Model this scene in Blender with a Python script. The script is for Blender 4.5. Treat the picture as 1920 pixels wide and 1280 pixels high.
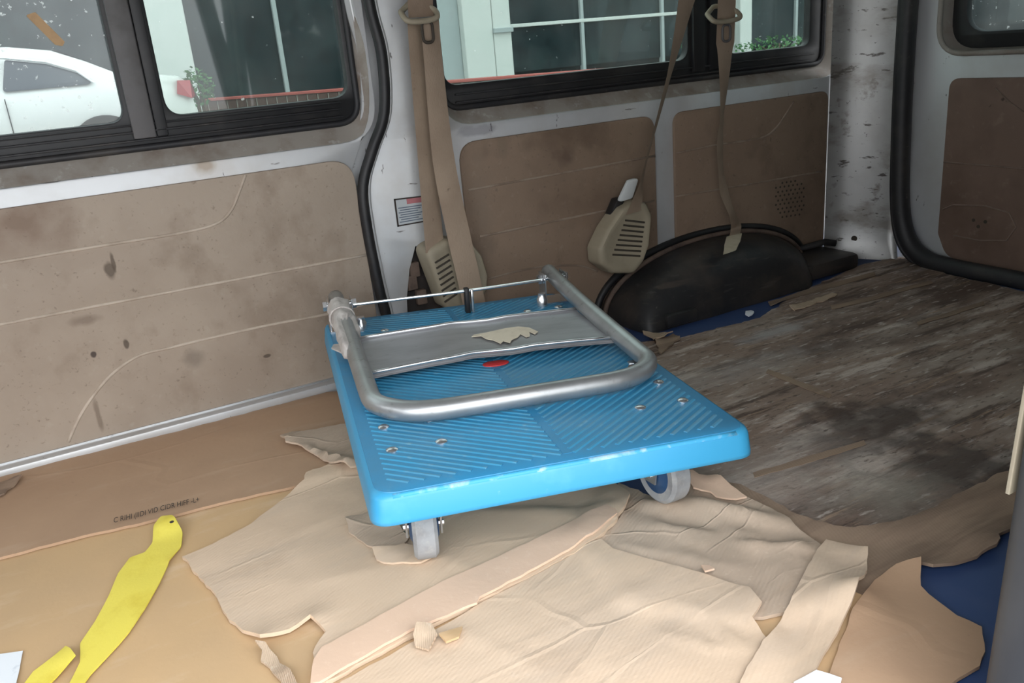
import bpy, bmesh, math, random
import numpy as np
from mathutils import Vector, Matrix, noise
from mathutils.geometry import delaunay_2d_cdt
for o in list(bpy.data.objects): bpy.data.objects.remove(o)
scene = bpy.context.scene
COL = scene.collection
rnd = random.Random(7)

# ------------------------------------------------------------------ camera, world, exposure
F = 1590.0
CR = np.array([[0.868014559653826, -0.230750361127518, 0.43966463932012356],
               [-0.4895534296416582, -0.24970518426440882, 0.8354548225233771],
               [-0.08299496222701948, -0.9404262819546239, -0.3297123662435759]])
CAM = np.array([0.0, 0.0, 0.72])
cd = bpy.data.cameras.new('camera'); cam = bpy.data.objects.new('camera', cd); COL.objects.link(cam)
cd.sensor_width = 36; cd.lens = F / 1920 * 36; cd.clip_start = 0.01; cd.clip_end = 200
cam.matrix_world = Matrix(((CR[0][0], -CR[0][1], -CR[0][2], CAM[0]), (CR[1][0], -CR[1][1], -CR[1][2], CAM[1]),
                           (CR[2][0], -CR[2][1], -CR[2][2], CAM[2]), (0, 0, 0, 1)))
scene.camera = cam
w = bpy.data.worlds.new('overcast_sky'); scene.world = w; w.use_nodes = True
nt = w.node_tree; bg = nt.nodes['Background']
tc = nt.nodes.new('ShaderNodeTexCoord'); sx = nt.nodes.new('ShaderNodeSeparateXYZ'); rp = nt.nodes.new('ShaderNodeValToRGB')
nt.links.new(tc.outputs['Generated'], sx.inputs[0]); nt.links.new(sx.outputs['Z'], rp.inputs[0]); nt.links.new(rp.outputs[0], bg.inputs[0])
rp.color_ramp.elements[0].color = (.35, .362, .375, 1); rp.color_ramp.elements[1].color = (1.05, 1.07, 1.10, 1)   # overcast: zenith three times the horizon
bg.inputs[1].default_value = 2.0
vs = scene.view_settings; vs.view_transform = 'Standard'; vs.look = 'None'; vs.gamma = 1; vs.use_curve_mapping = False
vs.exposure = 2.02

# ------------------------------------------------------------------ pixel helpers (a pixel gives a direction; the plane it touches gives the distance)
def ray(p): return CR @ np.array([p[0] - 960.0, p[1] - 640.0, F])
def on_floor(p, z=0.012):
    r = ray(p); q = CAM + r * ((z - CAM[2]) / r[2]); return (float(q[0]), float(q[1]))
def on_wall(p, y=1.83):
    r = ray(p); q = CAM + r * (y / r[1]); return (float(q[0]), float(q[2]))
def on_tail(p, x=2.22):
    r = ray(p); q = CAM + r * (x / r[0]); return (float(q[1]), float(q[2]))

# ------------------------------------------------------------------ object helpers
ORG = {}
def finish(name, verts, faces, mat, parent=None, local=False, smooth=False, recalc=True):
    vs_ = [Vector(v) for v in verts]
    if local: org = Vector((0, 0, 0)); base = Vector((0, 0, 0))
    else:
        if parent is not None: org = ORG[parent.name]
        else:
            xs = [v.x for v in vs_]; ys = [v.y for v in vs_]; zs = [v.z for v in vs_]
            org = Vector(((min(xs) + max(xs)) / 2, (min(ys) + max(ys)) / 2, min(zs)))
        base = org
    me = bpy.data.meshes.new(name); me.from_pydata([v - base for v in vs_], [], faces)
    if recalc:
        bm = bmesh.new(); bm.from_mesh(me); bmesh.ops.recalc_face_normals(bm, faces=bm.faces); bm.to_mesh(me); bm.free()
    if smooth:
        me.polygons.foreach_set('use_smooth', [True] * len(me.polygons))
        if smooth != 'all':
            try: me.set_sharp_from_angle(angle=math.radians(40))
            except Exception: pass
    me.update()
    if mat: me.materials.append(mat)
    o = bpy.data.objects.new(name, me); COL.objects.link(o)
    if parent is not None: o.parent = parent
    elif not local: o.location = org
    ORG[o.name] = Vector(org)
    return o
def tag(o, label=None, cat=None, group=None, kind=None):
    if label: o['label'] = label
    if cat: o['category'] = cat
    if group: o['group'] = group
    if kind: o['kind'] = kind
    return o
def empty(name, loc, label=None, cat=None, group=None, kind=None):
    o = bpy.data.objects.new(name, None); COL.objects.link(o); o.location = loc; o.empty_display_size = .05
    ORG[o.name] = Vector(loc); return tag(o, label, cat, group, kind)
class MB:
    def __init__(s): s.v = []; s.f = []
    def add(s, v, f):
        n = len(s.v); s.v += [tuple(a) for a in v]; s.f += [tuple(i + n for i in q) for q in f]; return s
    def obj(s, name, mat, parent=None, **k): return finish(name, s.v, s.f, mat, parent, **k)
def box(x0, x1, y0, y1, z0, z1, b=0.0):
    if b <= 0:
        v = [(x, y, z) for x in (x0, x1) for y in (y0, y1) for z in (z0, z1)]
        return v, [(0, 1, 3, 2), (4, 6, 7, 5), (0, 4, 5, 1), (2, 3, 7, 6), (0, 2, 6, 4), (1, 5, 7, 3)]
    bm = bmesh.new(); bmesh.ops.create_cube(bm, size=1)
    for q in bm.verts: q.co = Vector(((x0 + x1) / 2 + q.co.x * (x1 - x0), (y0 + y1) / 2 + q.co.y * (y1 - y0), (z0 + z1) / 2 + q.co.z * (z1 - z0)))
    bmesh.ops.bevel(bm, geom=bm.edges[:], offset=b, segments=2, profile=.5, affect='EDGES')
    bm.verts.index_update(); r = [tuple(q.co) for q in bm.verts], [tuple(a.index for a in f.verts) for f in bm.faces]; bm.free(); return r
def tube(pts, r, n=12, caps=True, closed=False):
    P = [Vector(p) for p in pts]; m = len(P); rs = r if isinstance(r, (list, tuple)) else [r] * m
    T = []
    for i in range(m):
        a = P[(i - 1) % m] if (closed or i > 0) else P[i]; b = P[(i + 1) % m] if (closed or i < m - 1) else P[i]
        T.append((b - a).normalized())
    up = Vector((0, 0, 1)) if abs(T[0].z) < .9 else Vector((1, 0, 0))
    N = (up - T[0] * up.dot(T[0])).normalized(); v = []; f = []
    for i in range(m):
        N = (N - T[i] * N.dot(T[i])).normalized(); B = T[i].cross(N)
        for k in range(n):
            a = 2 * math.pi * k / n; v.append(tuple(P[i] + (N * math.cos(a) + B * math.sin(a)) * rs[i]))
    for i in range(m if closed else m - 1):
        j = (i + 1) % m
        for k in range(n): f.append((i * n + k, i * n + (k + 1) % n, j * n + (k + 1) % n, j * n + k))
    if caps and not closed: f.append(tuple(range(n))[::-1]); f.append(tuple((m - 1) * n + k for k in range(n)))
    return v, f
def lathe(prof, c, axis, n=24):
    ax = Vector(axis).normalized(); up = Vector((0, 0, 1)) if abs(ax.z) < .9 else Vector((1, 0, 0)); a1 = ax.cross(up).normalized(); a2 = ax.cross(a1)
    v = []; f = []; m = len(prof)
    for (r, h) in prof:
        for k in range(n):
            a = 2 * math.pi * k / n; v.append(tuple(Vector(c) + ax * h + (a1 * math.cos(a) + a2 * math.sin(a)) * r))
    for i in range(m - 1):
        for k in range(n): f.append((i * n + k, i * n + (k + 1) % n, (i + 1) * n + (k + 1) % n, (i + 1) * n + k))
    f.append(tuple(range(n))[::-1]); f.append(tuple((m - 1) * n + k for k in range(n)))
    return v, f
def loft(loops, closed=True, cap=False):
    n = len(loops[0]); v = [tuple(p) for l in loops for p in l]; f = []
    for i in range(len(loops) - 1):
        for k in range(n if closed else n - 1): f.append((i * n + k, i * n + (k + 1) % n, (i + 1) * n + (k + 1) % n, (i + 1) * n + k))
    if cap: f.append(tuple(range(n))[::-1]); f.append(tuple((len(loops) - 1) * n + k for k in range(n)))
    return v, f
def rpoly(pts, rad, n=6):
    out = []; m = len(pts); rr = rad if isinstance(rad, (list, tuple)) else [rad] * m
    for i in range(m):
        p = Vector(pts[i]).to_2d() if len(pts[i]) > 2 else Vector(pts[i]); a = Vector(pts[i - 1]); b = Vector(pts[(i + 1) % m]); r = rr[i]
        if r <= 0: out.append(tuple(p)); continue
        u = (a - p).normalized(); v = (b - p).normalized(); ang = u.angle(v); d = min(r / math.tan(ang / 2), (a - p).length * .49, (b - p).length * .49)
        p0 = p + u * d; p1 = p + v * d
        for k in range(n + 1):
            t = k / n; out.append(tuple((1 - t) ** 2 * p0 + 2 * t * (1 - t) * p + t * t * p1))
    return out
def rrect(x0, x1, z0, z1, r, n=6): return rpoly([(x0, z0), (x1, z0), (x1, z1), (x0, z1)], r, n)
def plate(loops, thick, bevel=0.0, res=1):
    cu = bpy.data.curves.new('c', 'CURVE'); cu.dimensions = '2D'; cu.fill_mode = 'BOTH'
    cu.extrude = max(thick / 2 - bevel, 1e-5); cu.bevel_depth = bevel; cu.bevel_resolution = res; cu.offset = -bevel
    for l in loops:
        s = cu.splines.new('POLY'); s.points.add(len(l) - 1)
        for i, p in enumerate(l): s.points[i].co = (p[0], p[1], 0, 1)
        s.use_cyclic_u = True
    ob = bpy.data.objects.new('c', cu); me = bpy.data.meshes.new_from_object(ob)
    v = [tuple(q.co) for q in me.vertices]; f = [tuple(p.vertices) for p in me.polygons]
    bpy.data.objects.remove(ob); bpy.data.curves.remove(cu); bpy.data.meshes.remove(me)
    bm = bmesh.new(); vv = [bm.verts.new(q) for q in v]
    for q in f:
        try: bm.faces.new([vv[i] for i in q])
        except ValueError: pass
    bmesh.ops.remove_doubles(bm, verts=bm.verts, dist=1e-6); bm.verts.index_update()
    r = [tuple(q.co) for q in bm.verts], [tuple(a.index for a in q.verts) for q in bm.faces]; bm.free(); return r
def XZ(vf, y): return [(a, y - c, b) for a, b, c in vf[0]], vf[1]      # plate standing in the side wall, front face towards -y
def YZ(vf, x): return [(x - c, a, b) for a, b, c in vf[0]], vf[1]      # plate standing across the van
def XY(vf, z): return [(a, b, z + c) for a, b, c in vf[0]], vf[1]
def smoothpath(pts, n=6):
    P = [Vector(p) for p in pts]; out = []
    for i in range(len(P) - 1):
        p0 = P[max(i - 1, 0)]; p1 = P[i]; p2 = P[i + 1]; p3 = P[min(i + 2, len(P) - 1)]
        for k in range(n):
            t = k / n; out.append(.5 * ((2 * p1) + (p2 - p0) * t + (2 * p0 - 5 * p1 + 4 * p2 - p3) * t * t + (3 * p1 - p0 - 3 * p2 + p3) * t ** 3))
    out.append(P[-1]); return out

# ------------------------------------------------------------------ materials
I1 = (1, 1, 1)
def mat(name, base, rough=.6, metal=0.0, layers=(), bumps=(), spec=.5, coat=0.0, wave=None, crease=None):
    """layers: (scale, colour, lo, hi, amount, stretch xyz[, detail]); bumps: (scale, strength, stretch xyz)"""
    m = bpy.data.materials.new(name); m.use_nodes = True; t = m.node_tree; N = t.nodes; L = t.links; b = N['Principled BSDF']
    b.inputs['Roughness'].default_value = rough; b.inputs['Metallic'].default_value = metal; b.inputs['Specular IOR Level'].default_value = spec
    b.inputs['Coat Weight'].default_value = coat; b.inputs['Base Color'].default_value = (*base, 1)
    tcn = N.new('ShaderNodeTexCoord'); cur = None
    def nz(scale, st, detail=5, off=0):
        mp = N.new('ShaderNodeMapping'); mp.inputs['Scale'].default_value = st; mp.inputs['Location'].default_value = (off, off * .7, off * 1.3)
        L.new(tcn.outputs['Object'], mp.inputs[0]); x = N.new('ShaderNodeTexNoise'); x.inputs['Scale'].default_value = scale; x.inputs['Detail'].default_value = detail
        x.inputs['Roughness'].default_value = .6; L.new(mp.outputs[0], x.inputs['Vector']); return x.outputs['Fac']
    for i, ly in enumerate(layers):
        sc, colr, lo, hi, amt, st = ly[:6]; x = nz(sc, st, ly[6] if len(ly) > 6 else 5, 3.1 * i)
        r = N.new('ShaderNodeMapRange'); r.inputs['From Min'].default_value = lo; r.inputs['From Max'].default_value = hi; r.inputs['To Max'].default_value = amt; r.clamp = True
        L.new(x, r.inputs[0]); mx = N.new('ShaderNodeMix'); mx.data_type = 'RGBA'; L.new(r.outputs[0], mx.inputs[0])
        if cur is None: mx.inputs[6].default_value = (*base, 1)
        else: L.new(cur, mx.inputs[6])
        mx.inputs[7].default_value = (*colr, 1); cur = mx.outputs[2]
    if cur is not None: L.new(cur, b.inputs['Base Color'])
    last = None
    for i, (sc, stg, st) in enumerate(bumps):
        bp = N.new('ShaderNodeBump'); bp.inputs['Strength'].default_value = stg; bp.inputs['Distance'].default_value = .003; L.new(nz(sc, st, 4, 11 + i), bp.inputs['Height'])
        if last: L.new(last, bp.inputs['Normal'])
        last = bp.outputs[0]
    if wave:
        wv = N.new('ShaderNodeTexWave'); wv.inputs['Scale'].default_value = wave[0]; wv.inputs['Distortion'].default_value = wave[2]; wv.inputs['Detail'].default_value = 1
        mp = N.new('ShaderNodeMapping'); mp.inputs['Rotation'].default_value = (0, 0, wave[3]); L.new(tcn.outputs['Object'], mp.inputs[0]); L.new(mp.outputs[0], wv.inputs['Vector'])
        bp = N.new('ShaderNodeBump'); bp.inputs['Strength'].default_value = wave[1]; bp.inputs['Distance'].default_value = .002; L.new(wv.outputs['Fac'], bp.inputs['Height'])
        if last: L.new(last, bp.inputs['Normal'])
        last = bp.outputs[0]
    if crease:
        mp = N.new('ShaderNodeMapping'); mp.inputs['Rotation'].default_value = (0, 0, crease[2]); mp.inputs['Scale'].default_value = (.45, 1.3, .01); L.new(tcn.outputs['Object'], mp.inputs[0])
        nzz = N.new('ShaderNodeTexNoise'); nzz.inputs['Scale'].default_value = 5; L.new(mp.outputs[0], nzz.inputs['Vector']); mxv = N.new('ShaderNodeMix'); mxv.data_type = 'VECTOR'; mxv.inputs[0].default_value = .06; L.new(mp.outputs[0], mxv.inputs[4]); L.new(nzz.outputs['Color'], mxv.inputs[5])
        vo = N.new('ShaderNodeTexVoronoi'); vo.feature = 'DISTANCE_TO_EDGE'; vo.inputs['Scale'].default_value = crease[0]; L.new(mxv.outputs[1], vo.inputs['Vector'])
        mr = N.new('ShaderNodeMapRange'); mr.inputs['From Max'].default_value = .022; mr.inputs['To Min'].default_value = 1; mr.inputs['To Max'].default_value = 0; L.new(vo.outputs['Distance'], mr.inputs[0])
        gate = N.new('ShaderNodeMath'); gate.operation = 'MULTIPLY'; L.new(mr.outputs[0], gate.inputs[0]); g2 = N.new('ShaderNodeMapRange'); g2.inputs['From Min'].default_value = .42; g2.inputs['From Max'].default_value = .6; L.new(nz(4, I1, 2, 40), g2.inputs[0]); L.new(g2.outputs[0], gate.inputs[1])
        bp = N.new('ShaderNodeBump'); bp.inputs['Strength'].default_value = crease[1]; bp.inputs['Distance'].default_value = .004; L.new(gate.outputs[0], bp.inputs['Height'])
        if last: L.new(last, bp.inputs['Normal'])
        last = bp.outputs[0]
    if last: L.new(last, b.inputs['Normal'])
    return m
M = {}
DIRT = (.12, .085, .06)
M['silver'] = mat('silver_paint', (.57, .58, .585), .42, .35, [(6, (.42, .40, .37), .45, .75, .5, I1), (3, (.40, .34, .28), .56, .8, .55, I1), (60, (.06, .05, .045), .69, .72, .85, (1, 1, .35)), (28, (.08, .06, .05), .70, .74, .8, (.5, .5, 2.2))], [(90, .04, I1)])
M['pillar'] = mat('scuffed_pillar_paint', (.40, .40, .39), .38, .4, [(7, (.27, .26, .24), .4, .7, .6, I1), (16, (.05, .042, .035), .615, .67, .9, (1, 1, 3.5)), (5, (.19, .17, .15), .5, .62, .7, (1, 1, 2)), (9, (.10, .075, .055), .64, .72, .8, I1), (70, (.05, .04, .035), .66, .7, .8, (1, 1, 2))], [(40, .1, I1)])
M['lip'] = mat('grimy_shaded_window_lip', (.32, .29, .255), .6, .1, [(12, (.16, .11, .08), .45, .7, .7, I1), (30, (.55, .54, .52), .6, .7, .5, I1)])  # real grime, on a base colour darkened for the shade of the recess
M['brown'] = mat('dusty_brown_hardboard', (.375, .305, .240), .75, 0, [(3.2, (.29, .225, .172), .42, .66, .7, I1), (9, (.18, .125, .085), .55, .76, .6, (1, 1, .8)), (45, (.40, .34, .27), .60, .72, .4, I1), (22, (.06, .04, .03), .70, .75, .85, (1, 1, .6)), (120, (.13, .095, .07), .62, .72, .5, I1)], [(160, .12, I1)])
M['brown_dirt_shade'] = mat('grimy_shaded_brown_hardboard', (.255, .180, .125), .75, 0, [(3.2, (.19, .13, .09), .42, .66, .7, I1), (9, (.13, .085, .058), .55, .76, .6, (1, 1, .8)), (45, (.33, .26, .2), .60, .72, .35, I1), (22, (.05, .035, .025), .68, .74, .85, (1, 1, .6)), (120, (.10, .07, .05), .62, .72, .5, I1)], [(160, .12, I1)])  # redder, dirtier board, also darkened to paint in the dimmer light at the rear
M['bead_dirt_shade'] = mat('worn_line_on_grimy_shaded_board', (.32, .25, .19), .7, 0, [(14, (.2, .14, .1), .42, .6, .85, I1)])  # worn line, darkened along with the shade painted into its board
M['bead'] = mat('worn_embossed_line', (.50, .42, .34), .7, 0, [(14, (.36, .29, .225), .42, .6, .85, I1)])
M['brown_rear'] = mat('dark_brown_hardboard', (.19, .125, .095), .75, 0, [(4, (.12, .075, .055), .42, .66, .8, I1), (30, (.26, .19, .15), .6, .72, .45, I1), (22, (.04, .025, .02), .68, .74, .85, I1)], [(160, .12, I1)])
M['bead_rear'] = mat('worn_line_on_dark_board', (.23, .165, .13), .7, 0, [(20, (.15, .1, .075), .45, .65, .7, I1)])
M['rubber'] = mat('black_rubber', (.012, .012, .013), .5, 0, [(20, (.035, .032, .03), .5, .75, .7, I1)])
M['rubber_dusty'] = mat('dusty_black_rubber', (.016, .016, .018), .55, 0, [(8, (.06, .052, .045), .5, .75, .7, I1), (60, (.09, .08, .07), .64, .72, .5, I1)])
M['greybar'] = mat('worn_grey_mullion', (.105, .10, .10), .55, 0, [(20, (.06, .055, .05), .45, .7, .7, I1)])
M['arch'] = mat('scuffed_black_steel', (.018, .018, .019), .5, 0, [(5, (.065, .052, .043), .50, .70, .6, (1, 1, 1.6)), (26, (.085, .08, .075), .60, .72, .6, (.4, 1, 2.5)), (11, (.055, .045, .038), .48, .72, .8, I1), (14, (.07, .055, .045), .6, .7, .7, (.4, 1, 3)), (60, (.12, .11, .1), .69, .72, .6, I1)], [(35, .25, I1)])
M['archrust'] = mat('dusty_arch_edge', (.13, .09, .068), .8, 0, [(20, (.05, .035, .03), .45, .65, .8, I1)], [(60, .3, I1)])
M['belt'] = mat('tan_seat_belt_webbing', (.36, .27, .195), .85, 0, [(8, (.26, .185, .13), .45, .7, .7, I1), (60, (.16, .11, .08), .66, .74, .7, I1)], [(400, .2, (1, 1, .3))])
M['belt_dark'] = mat('dark_seat_belt_webbing', (.26, .19, .135), .85, 0, [(8, (.17, .115, .08), .45, .7, .8, I1)], [(400, .2, (1, 1, .3))])  # darker tan for the strand above the guide loop
M['cream'] = mat('cream_webbing_end', (.52, .45, .33), .8, 0, [(30, (.4, .33, .23), .5, .7, .6, I1)])
M['beige'] = mat('beige_plastic_cover', (.33, .285, .205), .6, 0, [(10, (.24, .2, .14), .45, .72, .7, I1)])
M['slot'] = mat('dark_slot', (.045, .036, .026), .8)
M['dark'] = mat('dark_cavity', (.02, .015, .013), .8, 0, [(14, (.06, .042, .032), .5, .7, .8, I1)])
M['steel'] = mat('galvanised_steel', (.46, .475, .48), .38, .75, [(9, (.30, .31, .31), .42, .68, .7, I1), (60, (.2, .19, .18), .6, .72, .6, I1)], [(120, .05, I1)])
M['chrome'] = mat('bright_zinc', (.72, .73, .74), .25, .9, [(40, (.35, .34, .33), .6, .7, .6, I1)])
M['alu'] = mat('brushed_steel_plate', (.40, .405, .42), .42, .55, [(10, (.30, .30, .31), .42, .68, .7, (1, 4, 1)), (60, (.2, .19, .18), .66, .74, .5, I1)])
M['blue'] = mat('blue_plastic_deck', (.030, .245, .47), .42, 0, [(5, (.055, .215, .36), .42, .7, .75, I1), (26, (.15, .33, .46), .60, .76, .5, (1, .5, 1)), (90, (.10, .20, .28), .62, .74, .5, I1)], [(140, .06, I1)])
M['blue_edge'] = mat('blue_plastic_rim', (.045, .32, .56), .38, 0, [(14, (.10, .40, .66), .56, .75, .5, I1), (60, (.3, .48, .6), .68, .74, .4, I1)])
M['ridge'] = mat('blue_tread_ridge', (.045, .27, .46), .45, 0, [(7, (.12, .25, .34), .42, .7, .8, I1), (50, (.25, .42, .5), .6, .74, .5, I1)])
M['red'] = mat('red_plastic', (.62, .05, .05), .4)
M['redtail'] = mat('red_lamp_glass', (.36, .015, .025), .2, 0, coat=.5)
M['tread'] = mat('dusty_grey_tyre', (.33, .34, .35), .8, 0, [(40, (.48, .46, .43), .5, .7, .7, I1), (20, (.2, .2, .2), .55, .7, .6, I1)], [(150, .2, I1)])
M['hub'] = mat('dark_blue_hub', (.02, .07, .17), .45, 0, [(40, (.07, .1, .15), .5, .7, .6, I1)])
M['wrap'] = mat('torn_foam_wrap', (.56, .52, .49), .85, 0, [(30, (.36, .32, .30), .45, .68, .7, I1)], [(60, .5, I1)])
M['paper'] = mat('torn_paper_label', (.74, .66, .52), .9, 0, [(40, (.6, .52, .4), .5, .7, .6, I1)])
M['white_paper'] = mat('white_paper', (.78, .82, .86), .8, 0, [(60, (.5, .55, .62), .6, .72, .6, I1)])
M['yellow'] = mat('yellow_strap', (.80, .68, .10), .5, 0, [(14, (.62, .47, .03), .5, .7, .6, I1)], [(250, .1, I1)])
CB = [(2.2, (.58, .43, .30), .42, .66, .6, I1), (8, (.44, .32, .225), .58, .78, .5, I1), (110, (.72, .60, .48), .63, .74, .35, I1)]
M['card_light'] = mat('pale_cardboard', (.640, .490, .355), .85, 0, CB + [(5, (.50, .40, .31), .52, .7, .6, (.4, 1.5, 1))], [(70, .2, (.35, 1.4, 1)), (22, .35, I1)], wave=(55, .07, 1.5, 1.05), crease=(6, .28, .5))
M['card_grey'] = mat('greyish_cardboard', (.53, .415, .315), .85, 0, [(2.5, (.45, .345, .26), .42, .66, .7, I1), (12, (.40, .29, .2), .56, .74, .5, (.5, 1.6, 1)), (90, (.66, .54, .42), .62, .74, .4, I1)], [(60, .3, (.35, 1.4, 1)), (22, .4, I1)], wave=(55, .12, 1.5, 1.05), crease=(9, .42, .2))
M['card_tan'] = mat('tan_cardboard', (.455, .300, .190), .8, 0, [(2.5, (.38, .245, .155), .42, .66, .7, I1), (14, (.50, .36, .25), .56, .74, .5, (.5, 1.6, 1)), (90, (.3, .2, .13), .66, .74, .4, I1)], [(60, .12, I1)], crease=(4, .14, -.2))
M['card_gold'] = mat('golden_cardboard', (.575, .385, .205), .8, 0, [(2.5, (.50, .345, .20), .42, .66, .7, I1), (14, (.63, .47, .31), .54, .72, .6, (.5, 1.6, 1))], [(60, .15, I1)])
M['card_pink'] = mat('pinkish_folded_edge', (.700, .500, .365), .85, 0, [(4, (.62, .45, .33), .45, .66, .7, I1), (80, (.8, .64, .5), .6, .74, .4, I1)], [(60, .2, I1)])
M['card_torn'] = mat('torn_corrugated_layer', (.55, .42, .30), .9, 0, [(10, (.40, .28, .19), .45, .68, .7, I1), (60, (.74, .63, .5), .58, .7, .6, I1)], [(50, .5, I1)], wave=(130, .5, .8, .5))
M['card_brown'] = mat('streaked_brown_cardboard', (.33, .235, .165), .85, 0, [(9, (.155, .105, .075), .42, .66, .8, (.35, 2.2, 1)), (24, (.37, .265, .185), .55, .72, .6, (.25, 2.2, 1))], [(50, .2, (.3, 2, 1))], wave=(60, .05, 1.5, .35))
M['stained'] = mat('stained_board', (.275, .195, .150), .75, 0, [(5, (.40, .325, .27), .46, .60, .85, (.35, 1.6, 1), 8), (10, (.60, .51, .445), .52, .64, .85, (.35, 1.9, 1), 8), (2.6, (.10, .062, .047), .50, .62, .85, (.7, 1.2, 1), 7), (13, (.09, .056, .042), .55, .63, .85, (.3, 2.2, 1), 8), (34, (.38, .26, .175), .60, .68, .8, (.2, 2.6, 1), 6), (45, (.62, .54, .48), .58, .66, .7, (.4, 1.8, 1), 6), (70, (.07, .047, .036), .57, .66, .75, (.5, 1.6, 1), 6)], [(90, .5, (.5, 1.5, 1)), (30, .5, (.4, 1.6, 1)), (8, .5, I1)])
M['vinyl'] = mat('blue_vinyl', (.035, .07, .185), .5, 0, [(10, (.06, .09, .2), .45, .7, .6, I1), (50, (.3, .3, .33), .70, .74, .6, (.4, 1, 1))])
M['ceil'] = mat('darkened_headliner', (.20, .185, .165), .9)  # unseen surface, darkened to cut bounced light at the rear
M['print'] = mat('black_print', (.045, .035, .03), .9)
M['sticker'] = mat('grey_sticker', (.50, .53, .54), .6)
M['sticker_red'] = mat('faded_red_print', (.46, .17, .18), .6)
M['sticker_ink'] = mat('blue_grey_ink', (.13, .16, .21), .6)
M['tape'] = mat('brown_packing_tape', (.44, .27, .12), .5, 0, [(40, (.34, .2, .09), .5, .7, .6, I1)])
M['jamb'] = mat('dark_grey_jamb', (.040, .041, .042), .45, 0, [(12, (.065, .064, .062), .45, .7, .7, (1, 1, .3))])
M['jambline'] = mat('pale_jamb_edge', (.30, .29, .27), .5)
M['buckle_white'] = mat('white_buckle_tag', (.55, .58, .58), .5)
M['carwhite'] = mat('white_car_paint', (.66, .66, .64), .3, 0, coat=.4)
M['carglass'] = mat('dark_car_glass', (.045, .055, .07), .15, 0, spec=.35)
M['tyre'] = mat('black_tyre', (.02, .02, .02), .7)
M['facade'] = mat('pale_wall_cladding', (.68, .69, .67), .6, 0, [(3, (.62, .66, .63), .45, .7, .6, I1)])
M['facade_grey'] = mat('grey_wall_cladding', (.40, .44, .45), .6)
M['shopglass'] = mat('dark_shop_glass', (.014, .026, .030), .35, 0, [(.9, (.030, .052, .052), .5, .72, .8, I1), (3.2, (.008, .014, .017), .48, .66, .8, I1), (7, (.05, .075, .075), .66, .76, .6, I1)], spec=.12)  # mottled tones paint dirty reflections into the glass colour
M['brick'] = mat('red_brick', (.11, .06, .05), .8, 0, [(30, (.08, .05, .045), .45, .7, .6, I1)])
M['redcap'] = mat('red_coping', (.42, .10, .085), .7)
M['mortar'] = mat('pale_mortar', (.48, .44, .40), .9)
M['ground'] = mat('concrete_ground', (.36, .355, .34), .9, 0, [(1, (.28, .275, .26), .45, .7, .6, I1)])
M['leaf'] = mat('green_leaf', (.045, .16, .045), .6, 0, [(6, (.10, .24, .07), .5, .7, .7, I1)])
M['bark'] = mat('brown_stem', (.10, .07, .045), .9)
def glass_mat(name, tint, dirt, seed, speck=.70):
    m = bpy.data.materials.new(name); m.use_nodes = True; t = m.node_tree; N = t.nodes; L = t.links; N.remove(N['Principled BSDF']); out = N['Material Output']
    tr = N.new('ShaderNodeBsdfTransparent'); tr.inputs[0].default_value = (*tint, 1); gl = N.new('ShaderNodeBsdfGlossy'); gl.inputs['Roughness'].default_value = .03
    m1 = N.new('ShaderNodeMixShader'); m1.inputs[0].default_value = .05; L.new(tr.outputs[0], m1.inputs[1]); L.new(gl.outputs[0], m1.inputs[2])
    df = N.new('ShaderNodeBsdfDiffuse'); df.inputs[0].default_value = (.72, .74, .72, 1); tl = N.new('ShaderNodeBsdfTranslucent'); tl.inputs[0].default_value = (.75, .77, .75, 1)
    m2 = N.new('ShaderNodeMixShader'); m2.inputs[0].default_value = .5; L.new(df.outputs[0], m2.inputs[1]); L.new(tl.outputs[0], m2.inputs[2])
    tcn = N.new('ShaderNodeTexCoord'); acc = None
    for (sc, lo, hi, amt) in ((3.5, .35, .75, dirt), (75, speck, speck + .03, .6), (22, .62, .8, dirt * 1.3)):
        mp = N.new('ShaderNodeMapping'); mp.inputs['Location'].default_value = (seed, seed * 2 + sc, seed); L.new(tcn.outputs['Object'], mp.inputs[0])
        x = N.new('ShaderNodeTexNoise'); x.inputs['Scale'].default_value = sc; x.inputs['Detail'].default_value = 4; L.new(mp.outputs[0], x.inputs['Vector'])
        r = N.new('ShaderNodeMapRange'); r.inputs['From Min'].default_value = lo; r.inputs['From Max'].default_value = hi; r.inputs['To Max'].default_value = amt; L.new(x.outputs['Fac'], r.inputs[0])
        if acc is None: acc = r.outputs[0]
        else:
            a = N.new('ShaderNodeMath'); a.operation = 'MAXIMUM'; L.new(acc, a.inputs[0]); L.new(r.outputs[0], a.inputs[1]); acc = a.outputs[0]
    m3 = N.new('ShaderNodeMixShader'); L.new(acc, m3.inputs[0]); L.new(m1.outputs[0], m3.inputs[1]); L.new(m2.outputs[0], m3.inputs[2]); L.new(m3.outputs[0], out.inputs['Surface'])
    return m
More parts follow.
